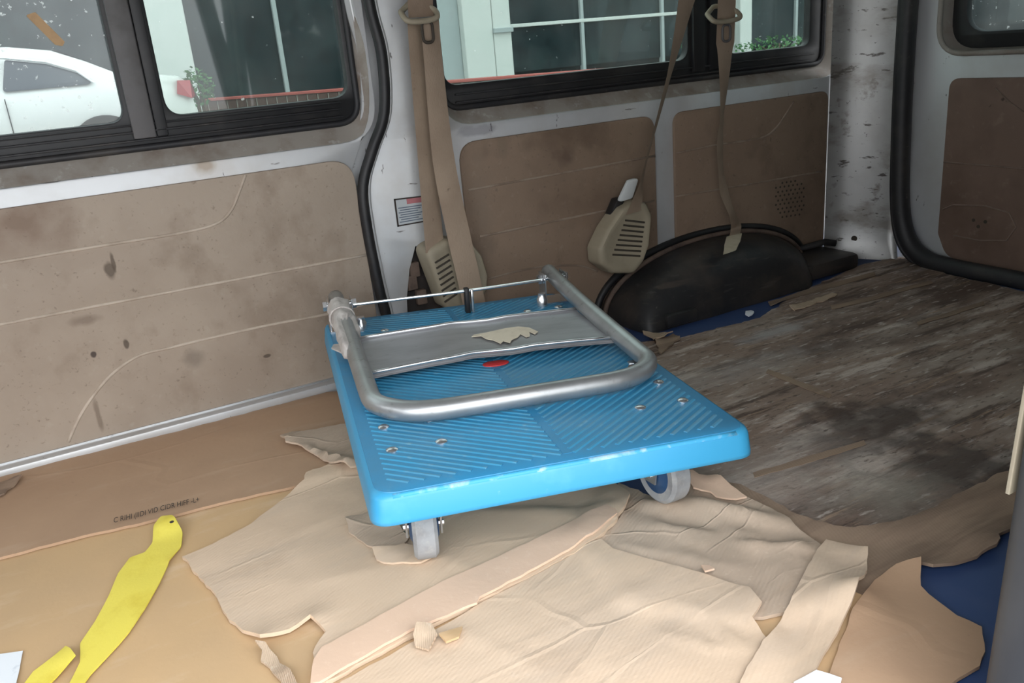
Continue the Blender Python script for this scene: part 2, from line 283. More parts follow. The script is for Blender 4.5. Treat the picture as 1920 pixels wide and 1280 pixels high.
def blot(m, items):
    t = m.node_tree; N = t.nodes; L = t.links; b = N['Principled BSDF']; inp = b.inputs['Base Color']
    cur = inp.links[0].from_socket if inp.is_linked else None
    g = N.new('ShaderNodeNewGeometry'); nz = N.new('ShaderNodeTexNoise'); nz.inputs['Scale'].default_value = 22; nz.inputs['Detail'].default_value = 6; L.new(g.outputs['Position'], nz.inputs['Vector'])
    for (c, r, colr, amt, edge) in items:
        a = N.new('ShaderNodeVectorMath'); a.operation = 'SUBTRACT'; L.new(g.outputs['Position'], a.inputs[0]); a.inputs[1].default_value = c
        d = N.new('ShaderNodeVectorMath'); d.operation = 'DIVIDE'; L.new(a.outputs[0], d.inputs[0]); d.inputs[1].default_value = r
        l = N.new('ShaderNodeVectorMath'); l.operation = 'LENGTH'; L.new(d.outputs[0], l.inputs[0])
        ad = N.new('ShaderNodeMath'); ad.operation = 'MULTIPLY_ADD'; L.new(nz.outputs['Fac'], ad.inputs[0]); ad.inputs[1].default_value = 2.0; L.new(l.outputs['Value'], ad.inputs[2])
        mr = N.new('ShaderNodeMapRange'); mr.inputs['From Min'].default_value = 2.0 - edge; mr.inputs['From Max'].default_value = 2.0 + edge * .4; mr.inputs['To Min'].default_value = amt; mr.inputs['To Max'].default_value = 0; L.new(ad.outputs[0], mr.inputs[0])
        mx = N.new('ShaderNodeMix'); mx.data_type = 'RGBA'; L.new(mr.outputs[0], mx.inputs[0])
        if cur is None: mx.inputs[6].default_value = inp.default_value
        else: L.new(cur, mx.inputs[6])
        mx.inputs[7].default_value = (*colr, 1); cur = mx.outputs[2]
    L.new(cur, inp)
def fb(px, rx, ry, colr, amt, edge): x, y = on_floor(px); return ((x, y, .01), (rx, ry, 1), colr, amt, edge)
def wb(px, rx, rz, colr, amt, edge): x, z = on_wall(px, 1.82); return ((x, 1.82, z), (rx, 1, rz), colr, amt, edge)
blot(M['stained'], [fb((1640, 790), .17, .10, (.055, .036, .028), .85, .6), fb((1800, 870), .12, .11, (.05, .036, .03), .8, .6), fb((1560, 770), .05, .04, (.06, .035, .025), .7, .5), fb((1450, 880), .20, .10, (.42, .365, .325), .55, 1.0), fb((1380, 690), .22, .05, (.40, .36, .335), .6, .9), fb((1450, 620), .12, .03, (.42, .40, .40), .7, .8), fb((1650, 920), .10, .09, (.36, .325, .27), .6, .8)])
blot(M['brown'], [wb((207, 507), .010, .018, (.09, .065, .045), .8, .35), wb((212, 492), .004, .020, (.09, .065, .045), .8, .35), wb((175, 664), .006, .008, (.05, .035, .03), .9, .3), wb((237, 645), .005, .010, (.07, .05, .035), .8, .3), wb((500, 667), .008, .004, (.07, .05, .035), .8, .3), wb((160, 600), .03, .010, (.16, .115, .085), .6, .6), wb((185, 780), .005, .035, (.14, .1, .07), .6, .5), wb((20, 420), .10, .06, (.17, .105, .07), .7, .9), wb((360, 670), .025, .02, (.18, .145, .115), .6, .6)])
blot(M['brown_dirt_shade'], [wb((1060, 250), .11, .04, (.13, .085, .055), .7, .9), wb((1060, 295), .03, .025, (.11, .07, .048), .7, .6), wb((905, 400), .03, .14, (.22, .165, .12), .5, .7), wb((1100, 380), .12, .05, (.16, .105, .07), .6, .9), wb((940, 260), .012, .05, (.20, .145, .10), .6, .5)])
blot(M['silver'], [wb((385, 310), .022, .022, (.30, .235, .17), .8, .5), wb((900, 245), .05, .012, (.25, .24, .26), .6, .4), wb((330, 306), .008, .004, (.1, .09, .085), .9, .3), wb((95, 340), .02, .004, (.13, .11, .1), .8, .3), wb((590, 268), .012, .003, (.1, .08, .07), .8, .3), wb((1590, 330), .035, .09, (.33, .32, .31), .5, .6)])
M['glass_dirty'] = glass_mat('dirty_window_glass', (.52, .56, .555), .10, 2.3, .67)
M['glass'] = glass_mat('tinted_window_glass', (.48, .535, .515), .05, 5.1, .73)
M['glass_rear'] = glass_mat('rear_window_glass', (.30, .34, .34), .16, 8.7, .68)

# ================================================================== THE SETTING: van shell
YW = 1.83                                                    # inner face of the far side wall
tag(finish('floor', *box(-1.7, 2.30, .12, 1.95, -.05, 0), M['vinyl']), 'dark blue vinyl van floor showing at the edges of the cardboard', 'floor', kind='structure')
tag(finish('ceiling', *box(-1.7, 2.45, .10, 2.0, 1.30, 1.34), M['ceil']), 'grey headliner of the van roof', 'ceiling', kind='structure')

def ring(outer, y0, inner, y1):
    return [(p[0], y0, p[1]) for p in outer], [(p[0], y1, p[1]) for p in inner]
# ---- sliding door (door_1)
seal_px = [(690, -60), (693, 0), (717, 100), (722, 210), (700, 280), (682, 350), (690, 430), (712, 540), (725, 590)]
seal = [on_wall(p, 1.81) for p in seal_px]; seal = [(seal[0][0], 1.28)] + [(seal[1][0] + .004, 1.0)] + seal[1:] + [(seal[-1][0] + .004, .06), (seal[-1][0] + .01, .002)]
sealS = [tuple(q) for q in smoothpath([Vector((a, b, 0)) for a, b in seal], 5)]
d1 = empty('door_1', (-.2, YW, 0), 'silver sliding door with brown trim panel and sliding window', 'door', kind='structure')
W1 = dict(x0=-.80, x1=.660, z0=.577, z1=1.12)
edge = [(a - .026, b) for a, b, _ in sealS]
outl = [(-1.1, .002), (-1.1, 1.28)] + edge
hole1 = rrect(W1['x0'] - .03, W1['x1'] + .012, .548, 1.15, .085, 8)
finish('door_skin', *XZ(plate([outl, hole1], .02, .004), YW + .01), M['silver'], d1, smooth=True)
a, b = ring(hole1, YW + .004, rrect(W1['x0'] + .012, W1['x1'] - .012, .590, 1.11, .055, 8), 1.872)
finish('window_lip', *loft([a, b]), M['lip'], d1, smooth='all')
pan = [(-1.05, .030)] + [on_wall(p, 1.82) for p in ((622, 709),)] + [(.600, .030), (.600, .30)] + [(.596, .514)] + [(-1.05, .512)]
pan = rpoly([(-1.05, .030), (.612, .030), (.604, .514), (-1.05, .512)], [0, .01, .055, 0], 8)
dp = finish('trim_panel', *XZ(plate([pan], .010, .003), 1.825), M['brown'], d1, smooth=True)
def bead(name, px, y, m, parent, r=.0036, tail=False):
    pts = [on_wall(p, y) for p in px]; pts = smoothpath([Vector((a, y, b)) for a, b in pts], 5)
    return finish(name, *tube(pts, r, 6), m, parent, smooth='all')
for px in ([(-60, 504), (0, 492), (204, 458), (330, 438), (401, 421), (432, 396), (450, 355), (460, 328)],
           [(-60, 620), (0, 608), (340, 543), (690, 477)],
           [(700, 566), (616, 588), (510, 608), (400, 632), (321, 651), (262, 666), (215, 697), (180, 735), (150, 780), (128, 828)]):
    bead('embossed_line', px, 1.8208, M['bead'], dp)
finish('panel_edge_bead', *tube([(-1.05, 1.822, .028), (.61, 1.822, .028)], .003, 6), M['chrome'], d1)
sd_ = finish('door_sill', *box(-1.1, .63, 1.792, 1.835, 0, .027, .005), M['silver'], d1, smooth=True)

def side_window(name, label, x0, x1, z0, z1, rad, panes, yg, gm, bars, mull):
    wdw = empty(name, ((x0 + x1) / 2, yg, z0), label, 'window', kind='structure')
    finish('window_frame', *XZ(plate([rrect(x0, x1, z0, z1, rad, 8)] + [rrect(*p[:4], p[4], 6) for p in panes], .026, .004), yg - .004), M['rubber'], wdw, smooth=True)
    o = rrect(x0 + .012, x1 - .012, z0 + .012, z1 - .012, rad * .8, 8)
    finish('frame_bead', *tube([(p[0], yg - .018, p[1]) for p in o], .007, 8, closed=True), M['rubber_dusty'], wdw, smooth='all')
    for zz, rr in bars: finish('slide_rail', *box(x0 + .04, x1 - .05, yg - .024, yg - .012, zz, zz + rr, .0015), M['rubber_dusty'], wdw, smooth=True)
    for p in panes: finish('pane', *XZ(plate([rrect(p[0] - .006, p[1] + .006, p[2] - .006, p[3] + .006, p[4], 6)], .004), yg + .004), gm[panes.index(p)], wdw)
    for (a0, a1, yy, mm) in mull: finish('mullion', *box(a0, a1, yy, yy + .014, z0 + .03, z1 - .02, .003), M[mm], wdw, smooth=True)
    return wdw
def wx(px, y=1.87): return on_wall(px, y)
side_window('window_1', 'sliding door window with black rubber frame and grey upright bar', W1['x0'], W1['x1'], W1['z0'] - .002, 1.12, .06,
            [(-.72, .172, .640, 1.06, .03), (.252, .632, .642, 1.06, .035)], 1.880, [M['glass_dirty'], M['glass']],
            [(.600, .004), (.616, .004), (.630, .003)], [(.180, .222, 1.852, 'greybar'), (.224, .246, 1.856, 'rubber')])

# ---- fixed body side (wall_left)
wl_ = empty('wall_left', (1.4, YW, 0), 'silver painted body side behind the sliding door', 'wall', kind='structure')
edge2 = [(a + .022, b) for a, b, _ in sealS]
hole2 = rrect(.835, 2.150, .552, 1.15, .085, 8)
rh = [on_wall(p, YW) for p in ((780, 462), (769, 505), (764, 560), (766, 600), (840, 600), (850, 540), (830, 480))]
outl2 = edge2[::-1] + [(edge2[0][0], 1.28), (2.19, 1.28), (2.19, .002)]
finish('body_skin', *XZ(plate([outl2, hole2, rh], .02, .004), YW + .01), M['silver'], wl_, smooth=True)
a, b = ring(hole2, YW + .004, rrect(.858, 2.100, .592, 1.11, .05, 8), 1.872)
finish('window_lip', *loft([a, b]), M['lip'], wl_, smooth='all')
finish('retractor_recess', *box(.66, .90, 1.853, 1.90, .0, .32), M['dark'], wl_)
for q in ((.715, .205), (.735, .165), (.725, .235)): finish('retractor_bracket', *box(q[0] - .014, q[0] + .012, 1.836, 1.852, q[1] - .018, q[1] + .018, .003), M['archrust'], wl_, smooth=True)
side_window('window_2', 'rear side window with wide black rubber frame and sliding pane', .846, 2.112, .578, 1.12, .05,
            [(.866, 1.588, .642, 1.06, .035), (1.735, 2.045, .645, 1.06, .025)], 1.880, [M['glass'], M['glass']],
            [(.600, .004), (.618, .004)], [(1.60, 1.64, 1.852, 'rubber'), (1.66, 1.725, 1.854, 'rubber')])
p2 = finish('trim_panel', *XZ(plate([rpoly([(.868, .004), (1.437, .004), (1.437, .514), (.864, .514)], [.01, .01, .04, .05], 8)], .010, .003), 1.825), M['brown_dirt_shade'], wl_, smooth=True)
for px in ([(878, 356), (1000, 334), (1228, 292)], [(900, 443), (1060, 410), (1226, 376)], [(916, 522), (1000, 502), (1080, 497), (1120, 508)]): bead('embossed_line', px, 1.8208, M['bead_dirt_shade'], p2, .0032)
p3 = finish('trim_panel', *XZ(plate([rpoly([(1.502, .06), (2.088, .06), (2.086, .513), (1.502, .513)], [.03, .01, .03, .035], 8)], .010, .003), 1.825), M['brown_dirt_shade'], wl_, smooth=True)
for px in ([(1268, 287), (1340, 272), (1424, 259), (1453, 241), (1472, 215), (1488, 190)], [(1267, 368), (1400, 346), (1541, 321)]): bead('embossed_line', px, 1.8208, M['bead_dirt_shade'], p3, .0032)
mb = MB()
for i in range(7):
    for j in range(10):
        u, v = 1455 + i * 8 + (j % 2) * 4, 336 + j * 8 - i * 1.2
        if ((u - 1481) / 31) ** 2 + ((v - 374) / 42) ** 2 > 1: continue
        x, z = on_wall((u, v), 1.8195); mb.add(*lathe([(.0034, 0), (.0034, .001)], (x, 1.8203, z), (0, -1, 0), 7))
tag(mb.obj('speaker_perforations', M['slot'], p3), kind='stuff')
# door opening seal, running on the body edge
finish('door_seal', *tube([(a, 1.815, b) for a, b, _ in sealS], .0125, 10), M['rubber'], wl_, smooth='all')
finish('seal_lip', *tube([(a + .017, 1.824, b) for a, b, _ in sealS], .005, 6), M['silver'], wl_, smooth='all')
bk = [(a - .04, b) for a, b, _ in sealS] + [(a + .04, b) for a, b, _ in sealS[::-1]]
finish('jamb_flange', *XZ(plate([bk], .02), 1.862), M['silver'], wl_)
# small bolt holes
for px, yy in (((1577, 222), 1.828), ((1574, 291), 1.828), ((1567, 361), 1.828), ((1578, 441), 1.828)):
    x, z = on_wall(px, yy)
    bh = finish('bolt_hole', *lathe([(.0085, 0), (.0085, .0012)], (x, yy + .001, z), (0, -1, 0), 14), M['slot'], wl_)
    finish('hole_rim', *tube([(x + .0095 * math.cos(t * .4488), yy, z + .0095 * math.sin(t * .4488)) for t in range(14)], .0022, 6, closed=True), M['chrome'], bh, smooth='all')
# rear corner pillar: curved, scuffed
plan = [(2.10, 1.829), (2.125, 1.818), (2.15, 1.795), (2.175, 1.762), (2.198, 1.725), (2.213, 1.69), (2.217, 1.672), (2.232, 1.668)]
zs = [0.0, .012, .03, .06, .12, .3, .5, .7, .9, 1.28]
loops = []
for z in zs:
    k = max(0, 1 - z / .06); loops.append([(x - k * .012 * (i / 7), y - k * .03 * math.sin(i / 7 * math.pi * .8), z) for i, (x, y) in enumerate(plan)])
finish('corner_pillar', *loft(loops, closed=False), M['pillar'], wl_, smooth='all')
x, z = 2.171, .085
bh = finish('bolt_hole', *lathe([(.009, 0), (.009, .0014)], (2.168, 1.771, .060), (-.83, -.56, 0), 14), M['slot'], wl_)
# ---- wheel arch
arch = empty('wheel_arch', (1.6, 1.7, 0), 'scuffed black steel wheel arch bulging out of the van side', 'wheel arch')
def arcloop(y, c, hw, h, e=2.1, n=40):
    out = []
    for k in range(n + 1):
        t = math.pi * k / n; cx, s = math.cos(t), math.sin(t)
        out.append((c - hw * math.copysign(abs(cx) ** (2 / e), cx), y + .012 * noise.noise(Vector((cx * 2, y * 9, 3))), max(h * abs(s) ** (2 / e), 0.001)))
    return out
lp = [arcloop(1.835, 1.610, .375, .160), arcloop(1.79, 1.600, .365, .163), arcloop(1.75, 1.588, .350, .163), arcloop(1.71, 1.572, .335, .160), arcloop(1.68, 1.560, .322, .150), arcloop(1.660, 1.552, .312, .132), arcloop(1.645, 1.546, .302, .105), arcloop(1.635, 1.54, .29, .07), arcloop(1.625, 1.54, .28, .02)]
lp.append([(p[0], p[1], .001) for p in lp[-1]])
finish('arch_body', *loft(lp, closed=False), M['arch'], arch, smooth='all')
rim = [(p[0], 1.818, p[2] + .012) for p in arcloop(1.8, 1.610, .388, .160)]
finish('arch_seal', *tube(rim, .011, 8), M['rubber'], arch, smooth='all')
finish('arch_shoulder', *tube([(p[0], 1.792, p[2] + .003) for p in arcloop(1.8, 1.60, .372, .164)], .007, 8), M['archrust'], arch, smooth='all')
finish('arch_ledge', *box(1.82, 2.07, 1.665, 1.83, 0, .052, .016), M['arch'], arch, smooth=True)
finish('ledge_rail', *tube([(1.86, 1.80, .058), (2.06, 1.79, .066), (2.085, 1.77, .06)], .010, 8), M['rubber_dusty'], arch, smooth='all')
finish('foot_tab', *box(1.30, 1.40, 1.615, 1.650, .005, .04, .008), M['arch'], arch, smooth=True)

# ---- tailgate (door_2)
XT = 2.235
d2 = empty('door_2', (XT, 1.2, 0), 'rear tailgate with dark brown trim panel and black rubber seal', 'door', kind='structure')
tw = rpoly([(.45, .595), (1.585, .595), (1.585, 1.12), (.45, 1.12)], [.08] * 4, 8)
finish('tailgate_skin', *YZ(plate([[(.3, -.02), (1.72, -.02), (1.72, 1.25), (.3, 1.25)], tw], .02, .004), XT + .015), M['silver'], d2, smooth=True)
finish('window_lip', *loft([[(XT + .004, p[0], p[1]) for p in tw], [(XT + .045, .45 + (p[0] - .45) * .985, p[1] + .012) for p in tw]]), M['lip'], d2, smooth='all')
finish('lip_bead', *tube([(XT + .004, p[0], p[1]) for p in tw], .007, 8, closed=True), M['lip'], d2, smooth='all')
tp = finish('trim_panel', *YZ(plate([rpoly([(.42, -.005), (1.50, .035), (1.532, .10), (1.535, .532), (.42, .534)], [0, .05, .03, .03, 0], 6)], .012, .003), XT), M['brown_rear'], d2, smooth=True)
def tbead(pts, closed=False): finish('embossed_line', *tube([(XT - .0065, a, b) for a, b in pts], .0022, 6, closed=closed), M['bead_rear'], tp, smooth='all')
tbead([on_tail((1772, 303), XT), on_tail((1850, 309), XT), on_tail((1925, 316), XT)])
tbead([on_tail(p, XT) for p in ((1770, 392), (1790, 383), (1850, 385), (1895, 398), (1908, 425), (1890, 450), (1840, 450), (1790, 440))])
tbead([on_tail(p, XT) for p in ((1870, 165), (1895, 190), (1925, 212))])
for q in ((1837, 424), (1850, 415), (1828, 412)):
    y_, z_ = on_tail(q, XT); finish('panel_pit', *lathe([(.005, 0), (.005, .001)], (XT - .006, y_, z_), (-1, 0, 0), 8), M['slot'], tp)
sp = [(1.66, 1.25), (1.662, .9), (1.662, .55), (1.655, .32), (1.648, .2), (1.632, .11), (1.60, .05), (1.55, .018), (1.48, .008), (1.3, .006), (.9, .005), (.3, .005)]
spS = smoothpath([Vector((0, a, b)) for a, b in sp], 5)
finish('tailgate_seal', *tube([(2.200, q.y - .006, q.z + .010) for q in spS], .026, 12), M['rubber_dusty'], d2, smooth='all')
finish('seal_flange', *tube([(2.205, q.y + .024, max(q.z - .012, .006)) for q in spS], .007, 8), M['rubber_dusty'], d2, smooth='all')
w3 = empty('window_3', (XT + .05, 1.0, .6), 'tailgate window with rounded corner and black rubber frame', 'window', kind='structure')
finish('window_frame', *YZ(plate([rpoly([(.44, .605), (1.572, .605), (1.572, 1.13), (.44, 1.13)], .08, 8), rpoly([(.48, .648), (1.53, .648), (1.53, 1.09), (.48, 1.09)], .065, 8)], .026, .005), XT + .05), M['rubber'], w3, smooth=True)
finish('pane', *YZ(plate([rpoly([(.47, .64), (1.54, .64), (1.54, 1.1), (.47, 1.1)], .06, 6)], .004), XT + .056), M['glass_rear'], w3)
# ---- near side body (wall_right) with the open sliding door the picture is taken through
wr = empty('wall_right', (1.4, .2, 0), 'near body side with the open door edge', 'wall', kind='structure')
finish('body_skin', *XZ(plate([[(.775, .0), (2.3, .0), (2.3, 1.3), (.775, 1.3)]], .02, .003), .36), M['brown_rear'], wr, smooth=True)
finish('outer_skin', *box(.80, 2.3, .305, .348, -.1, 1.3, .006), M['silver'], wr, smooth=True)
finish('header', *box(-1.2, .745, .15, .38, 1.2, 1.3, .01), M['silver'], wr, smooth=True)
finish('front_skin', *XZ(plate([[(-1.7, .0), (-1.1, .0), (-1.1, 1.3), (-1.7, 1.3)]], .02, .003), .36), M['silver'], wr, smooth=True)
def lean_post(nm, pa, pb, wd, y, dep, m):
    (xa, za), (xb, zb) = on_wall(pa, y), on_wall(pb, y); k = (xb - xa) / (zb - za); lo = []
    for z_ in (0.0, .4, .8, 1.22):
        x_ = xa + (z_ - za) * k; lo.append([(p[0], p[1], z_) for p in rrect(x_, x_ + wd, y - dep, y, min(wd, dep) * .3, 4)])
    return finish(nm, *loft(lo, cap=True), m, wr, smooth=True)
lean_post('jamb_post', (1838, 1280), (1917, 770), .056, .385, .05, M['jamb'])
lean_post('jamb_edge_line', (1909, 1280), (1921, 1080), .004, .378, .01, M['jambline'])
lean_post('jamb_seal', (1914, 1280), (1935, 960), .06, .372, .045, M['jamb'])
(xa, za), (xb, zb) = on_wall((1886, 925), .39), on_wall((1917, 745), .39); k = (xb - xa) / (zb - za)
finish('jamb_trim_strip', *loft([[(p[0], p[1], z_) for p in rrect(xa + (z_ - za) * k, xa + (z_ - za) * k + .014, .387, .391, .001, 2)] for z_ in (za, .7, 1.2)], cap=True), M['beige'], wr)
# unseen front bulkhead, raised to block light from the front opening 
tag(finish('wall_front', *box(-1.74, -1.70, .15, 1.95, -.05, 1.0), M['ceil']), 'unseen bulkhead behind the front seats, raised to block light', 'wall', kind='structure')
finish('body_skin', *XZ(plate([[(-1.7, .0), (-1.1, .0), (-1.1, 1.3), (-1.7, 1.3)]], .02, .003), YW + .01), M['silver'], wl_, smooth=True)

# ================================================================== CARDBOARD on the floor
SHEETS = []
def sdist(P, poly):
    A = np.array(poly); B = np.roll(A, -1, 0); P = np.asarray(P)
    d = np.full(len(P), 1e9); ins = np.zeros(len(P), bool)
    for a, b in zip(A, B):
        e = b - a; wv = P - a; t = np.clip((wv @ e) / max(e @ e, 1e-12), 0, 1); d = np.minimum(d, np.linalg.norm(wv - t[:, None] * e, axis=1))
        c = ((a[1] <= P[:, 1]) & (b[1] > P[:, 1])) | ((b[1] <= P[:, 1]) & (a[1] > P[:, 1]))
        with np.errstate(divide='ignore', invalid='ignore'): xi = a[0] + (P[:, 1] - a[1]) * e[0] / (e[1] if abs(e[1]) > 1e-12 else 1e-12)
        ins ^= c & (P[:, 0] < xi)
    return np.where(ins, d, -d)
def undul(x, y): return .0035 * (1 + noise.noise(Vector((x * 5, y * 5, 1.7)))) * .5 + .001 * noise.noise(Vector((x * 17, y * 17, 4)))
def sheet(name, px, thick, m, seed=0, jag=.003, res=.02, curls=(), ridges=(), parent=None, world=False, stack=True, lift=0.0, ignore=()):
    P = [p if world else on_floor(p) for p in px]; R_ = random.Random(seed); bd = []
    for i in range(len(P)):
        a = Vector(P[i]); b = Vector(P[(i + 1) % len(P)]); L_ = (b - a).length; n = max(1, int(L_ / .012)); nrm = Vector((-(b - a).y, (b - a).x)) / max(L_, 1e-6)
        for k in range(n):
            q = a.lerp(b, k / n)
            if 0 < k: q = q + nrm * (jag * (noise.noise(Vector((q.x * 40, q.y * 40, seed))) + .7 * R_.uniform(-1, 1) * .5))
            bd.append(q)
    poly = [tuple(q) for q in bd]
    A = np.array(poly); x0, y0 = A.min(0); x1, y1 = A.max(0); g = []
    for i in range(int((x1 - x0) / res) + 1):
        for j in range(int((y1 - y0) / res) + 1): g.append((x0 + (i + R_.uniform(.2, .8)) * res, y0 + (j + R_.uniform(.2, .8)) * res))
    g = np.array(g) if g else np.zeros((0, 2))
    if len(g): g = g[sdist(g, poly) > res * .45]
    allv = [Vector(q) for q in poly] + [Vector(q) for q in g]
    v2, _, fc, *_r = delaunay_2d_cdt(allv, [], [list(range(len(poly)))], 1, 1e-7)
    V = np.array([(q.x, q.y) for q in v2]); z = np.zeros(len(V))
    for (nm, pl, th) in SHEETS:
        if nm in ignore: continue
        wgt = np.clip((sdist(V, pl) + .03) / .03, 0, 1); wgt = wgt * wgt * (3 - 2 * wgt); z += (th + .0012) * wgt
    z += .0008 + lift
    wr_ = {'pale_cardboard': .0011, 'greyish_cardboard': .0026, 'torn_corrugated_layer': .004, 'streaked_brown_cardboard': .002, 'stained_board': .0022}.get(m.name, 0)
    if wr_:
        ca, sa = math.cos(.5 + seed * .02), math.sin(.5 + seed * .02)
        for i, (x, y) in enumerate(V):
            u_, v_ = x * ca - y * sa, x * sa + y * ca; z[i] += wr_ * max(0, noise.noise(Vector((u_ * 7, v_ * 38, seed)))) + wr_ * .5 * abs(noise.noise(Vector((u_ * 30, v_ * 30, seed + 5))))
    for i, (x, y) in enumerate(V): z[i] += undul(x, y)
    for (cp, h, rad) in curls:
        c = np.array(cp if world else on_floor(cp)); d = np.linalg.norm(V - c, axis=1); k = np.clip(1 - d / rad, 0, 1); z += h * k * k
    for (pa, pb, h, wd) in ridges:                                    # creases and folds
        a = np.array(pa if world else on_floor(pa)); b = np.array(pb if world else on_floor(pb)); e = b - a; t = np.clip(((V - a) @ e) / (e @ e), 0, 1)
        d = np.linalg.norm(V - a - t[:, None] * e, axis=1); z += h * np.exp(-(d / wd) ** 2) * np.sin(np.pi * np.clip(t, .05, .95)) ** .5
    n = len(V); verts = [(V[i][0], V[i][1], z[i] + thick) for i in range(n)] + [(V[i][0], V[i][1], z[i]) for i in range(n)]
    faces = []; cnt = {}
    for f in fc:
        faces.append(tuple(f)); faces.append(tuple(i + n for i in f[::-1]))
        for i in range(len(f)):
            e = (f[i], f[(i + 1) % len(f)]); cnt[e] = 1
    for (a, b) in list(cnt):
        if (b, a) not in cnt: faces.append((b, a, a + n, b + n))
    o = finish(name, verts, faces, m, parent, smooth=True)
    if stack: SHEETS.append((o.name, poly, thick))
    return o
CG = 'cardboard pieces laid over the van floor'
sheet_i = sheet('floor_board', [(1165, 640), (1262, 632), (1425, 592), (1470, 562), (1500, 545), (1610, 495), (1700, 474), (1775, 510), (1930, 545), (2050, 640), (2100, 760), (1905, 905), (1760, 965), (1690, 990), (1600, 1008), (1500, 985), (1290, 895), (1000, 860), (820, 700), (900, 620)], .004, M['stained'], 3, .006, .02,
                ridges=[((1450, 690), (1560, 735), .003, .006), ((1220, 880), (1900, 620), .0025, .02), ((1300, 960), (1760, 720), .002, .02)])
for i_, pp in enumerate(([(1557, 571), (1650, 548), (1745, 523), (1750, 528), (1655, 555), (1560, 578)], [(1720, 600), (1790, 580), (1845, 563), (1846, 569), (1790, 587), (1722, 606)], [(1412, 883), (1520, 850), (1620, 821), (1624, 828), (1525, 860), (1415, 892)], [(1440, 560), (1560, 528), (1640, 508), (1642, 514), (1560, 537), (1445, 568)], [(1440, 690), (1520, 720), (1560, 738), (1556, 743), (1515, 728), (1436, 697)])):
    sheet('torn_ridge', pp, .0012, M['card_brown'], 140 + i_, .002, .012, parent=sheet_i, stack=False)
tag(sheet_i, 'dark stained scuffed board with grey scuffs, spread before the tailgate', 'board')
o = sheet('cardboard_sheet', [(1285, 885), (1330, 893), (1400, 915), (1470, 950), (1530, 978), (1600, 990), (1690, 975), (1762, 945), (1925, 864), (1990, 930), (1900, 985), (1872, 1005), (1868, 1025), (1790, 1052), (1750, 1060), (1725, 1052), (1640, 1090), (1600, 1150), (1500, 1160), (1450, 1040), (1320, 960)], .005, M['card_brown'], 11, .006, .014,
          curls=[((1868, 1015), .012, .10), ((1750, 1062), .008, .08)])
tag(o, 'streaked brown cardboard with a small slit, along the front of the stained board', 'cardboard', CG)
o2 = sheet('slit', [(1822, 1017), (1838, 1014), (1843, 1019), (1828, 1021)], .0008, M['slot'], 5, 0, .02, parent=o, stack=False, lift=.0048, ignore=(o.name,)) if False else None
o = sheet('cardboard_sheet', [(-420, 992), (-60, 908), (300, 818), (620, 738), (760, 760), (760, 960), (900, 960), (1150, 960), (1500, 1060), (1600, 1110), (1650, 1130), (1680, 1420), (-420, 1400)], .005, M['card_gold'], 21, .003, .025)
tag(o, 'golden tan cardboard base layer, showing under the paler torn sheets', 'cardboard', CG)
cbA = sheet('cardboard_sheet', [(-420, 988), (-60, 906), (0, 890), (300, 816), (612, 732), (700, 730), (740, 800), (700, 872), (572, 906), (400, 948), (250, 984), (170, 1002), (-60, 1062), (-420, 1150)], .005, M['card_tan'], 31, .002, .02,
            ridges=[((170, 985), (560, 897), -.0012, .006)])
tag(cbA, 'tan cardboard sheet with a printed line of letters, beside the sliding door sill', 'cardboard', CG)
cbE = sheet('cardboard_sheet', [(1090, 1010), (1160, 900), (1230, 930), (1262, 918), (1280, 905), (1318, 917), (1345, 908), (1420, 948), (1470, 975), (1500, 1003), (1535, 1022), (1552, 1040), (1530, 1080), (1560, 1140), (1430, 1160), (1180, 1130)], .005, M['card_grey'], 41, .005, .009,
            ridges=[((1180, 945), (1320, 948), .010, .022), ((1320, 948), (1500, 1000), .014, .016), ((1200, 985), (1450, 1010), .004, .012), ((1230, 960), (1250, 1020), .003, .01), ((1380, 1020), (1520, 1040), .008, .010), ((1150, 1020), (1400, 1070), .003, .012)],
            curls=[((1345, 908), .012, .06), ((1500, 1030), .012, .05)])
tag(cbE, 'crumpled greyish cardboard with lifted wrinkled edge, near the right front wheel', 'cardboard', CG)
cbC = sheet('cardboard_sheet', [(342, 1046), (400, 1022), (470, 985), (545, 925), (572, 905), (575, 892), (602, 884), (640, 862), (720, 830), (900, 860), (1150, 905), (1182, 938), (1168, 968), (1150, 990), (1112, 1020), (860, 1150), (760, 1200), (600, 1290), (584, 1290), (592, 1215), (612, 1188), (584, 1166), (560, 1178), (490, 1204), (455, 1185), (430, 1164), (400, 1110)], .006, M['card_light'], 51, .0035, .011,
            curls=[((490, 1204), .010, .07), ((585, 1168), .010, .05), ((1180, 945), .014, .10)],
            ridges=[((700, 940), (560, 1000), .002, .01), ((560, 1100), (760, 1060), .0015, .012), ((900, 1080), (820, 1040), .002, .008), ((1000, 950), (1120, 990), .003, .02)])
tag(cbC, 'pale torn cardboard sheet with ragged corner, under the left front wheel', 'cardboard', CG)
flap = sheet('folded_edge', [(590, 1245), (605, 1222), (700, 1172), (830, 1098), (1000, 1020), (1095, 975), (1150, 955), (1158, 975), (1112, 1012), (900, 1127), (895, 1137), (840, 1162), (770, 1190), (600, 1288), (584, 1290)], .004, M['card_pink'], 55, .0015, .016, parent=cbC, stack=False, ignore=())
cbD = sheet('cardboard_sheet', [(640, 1280), (780, 1203), (860, 1158), (905, 1130), (1000, 1080), (1110, 1022), (1128, 1018), (1150, 1036), (1290, 1075), (1405, 1112), (1428, 1142), (1410, 1165), (1440, 1200), (1400, 1300), (1380, 1420), (520, 1420)], .005, M['card_light'], 61, .002, .011, ignore=(cbC.name,),
            ridges=[((1290, 1140), (1420, 1230), .003, .008), ((1240, 1190), (1390, 1225), .003, .006), ((900, 1250), (1250, 1090), .0015, .012), ((850, 1180), (1000, 1250), .002, .007)], curls=[((1420, 1130), .006, .06)])
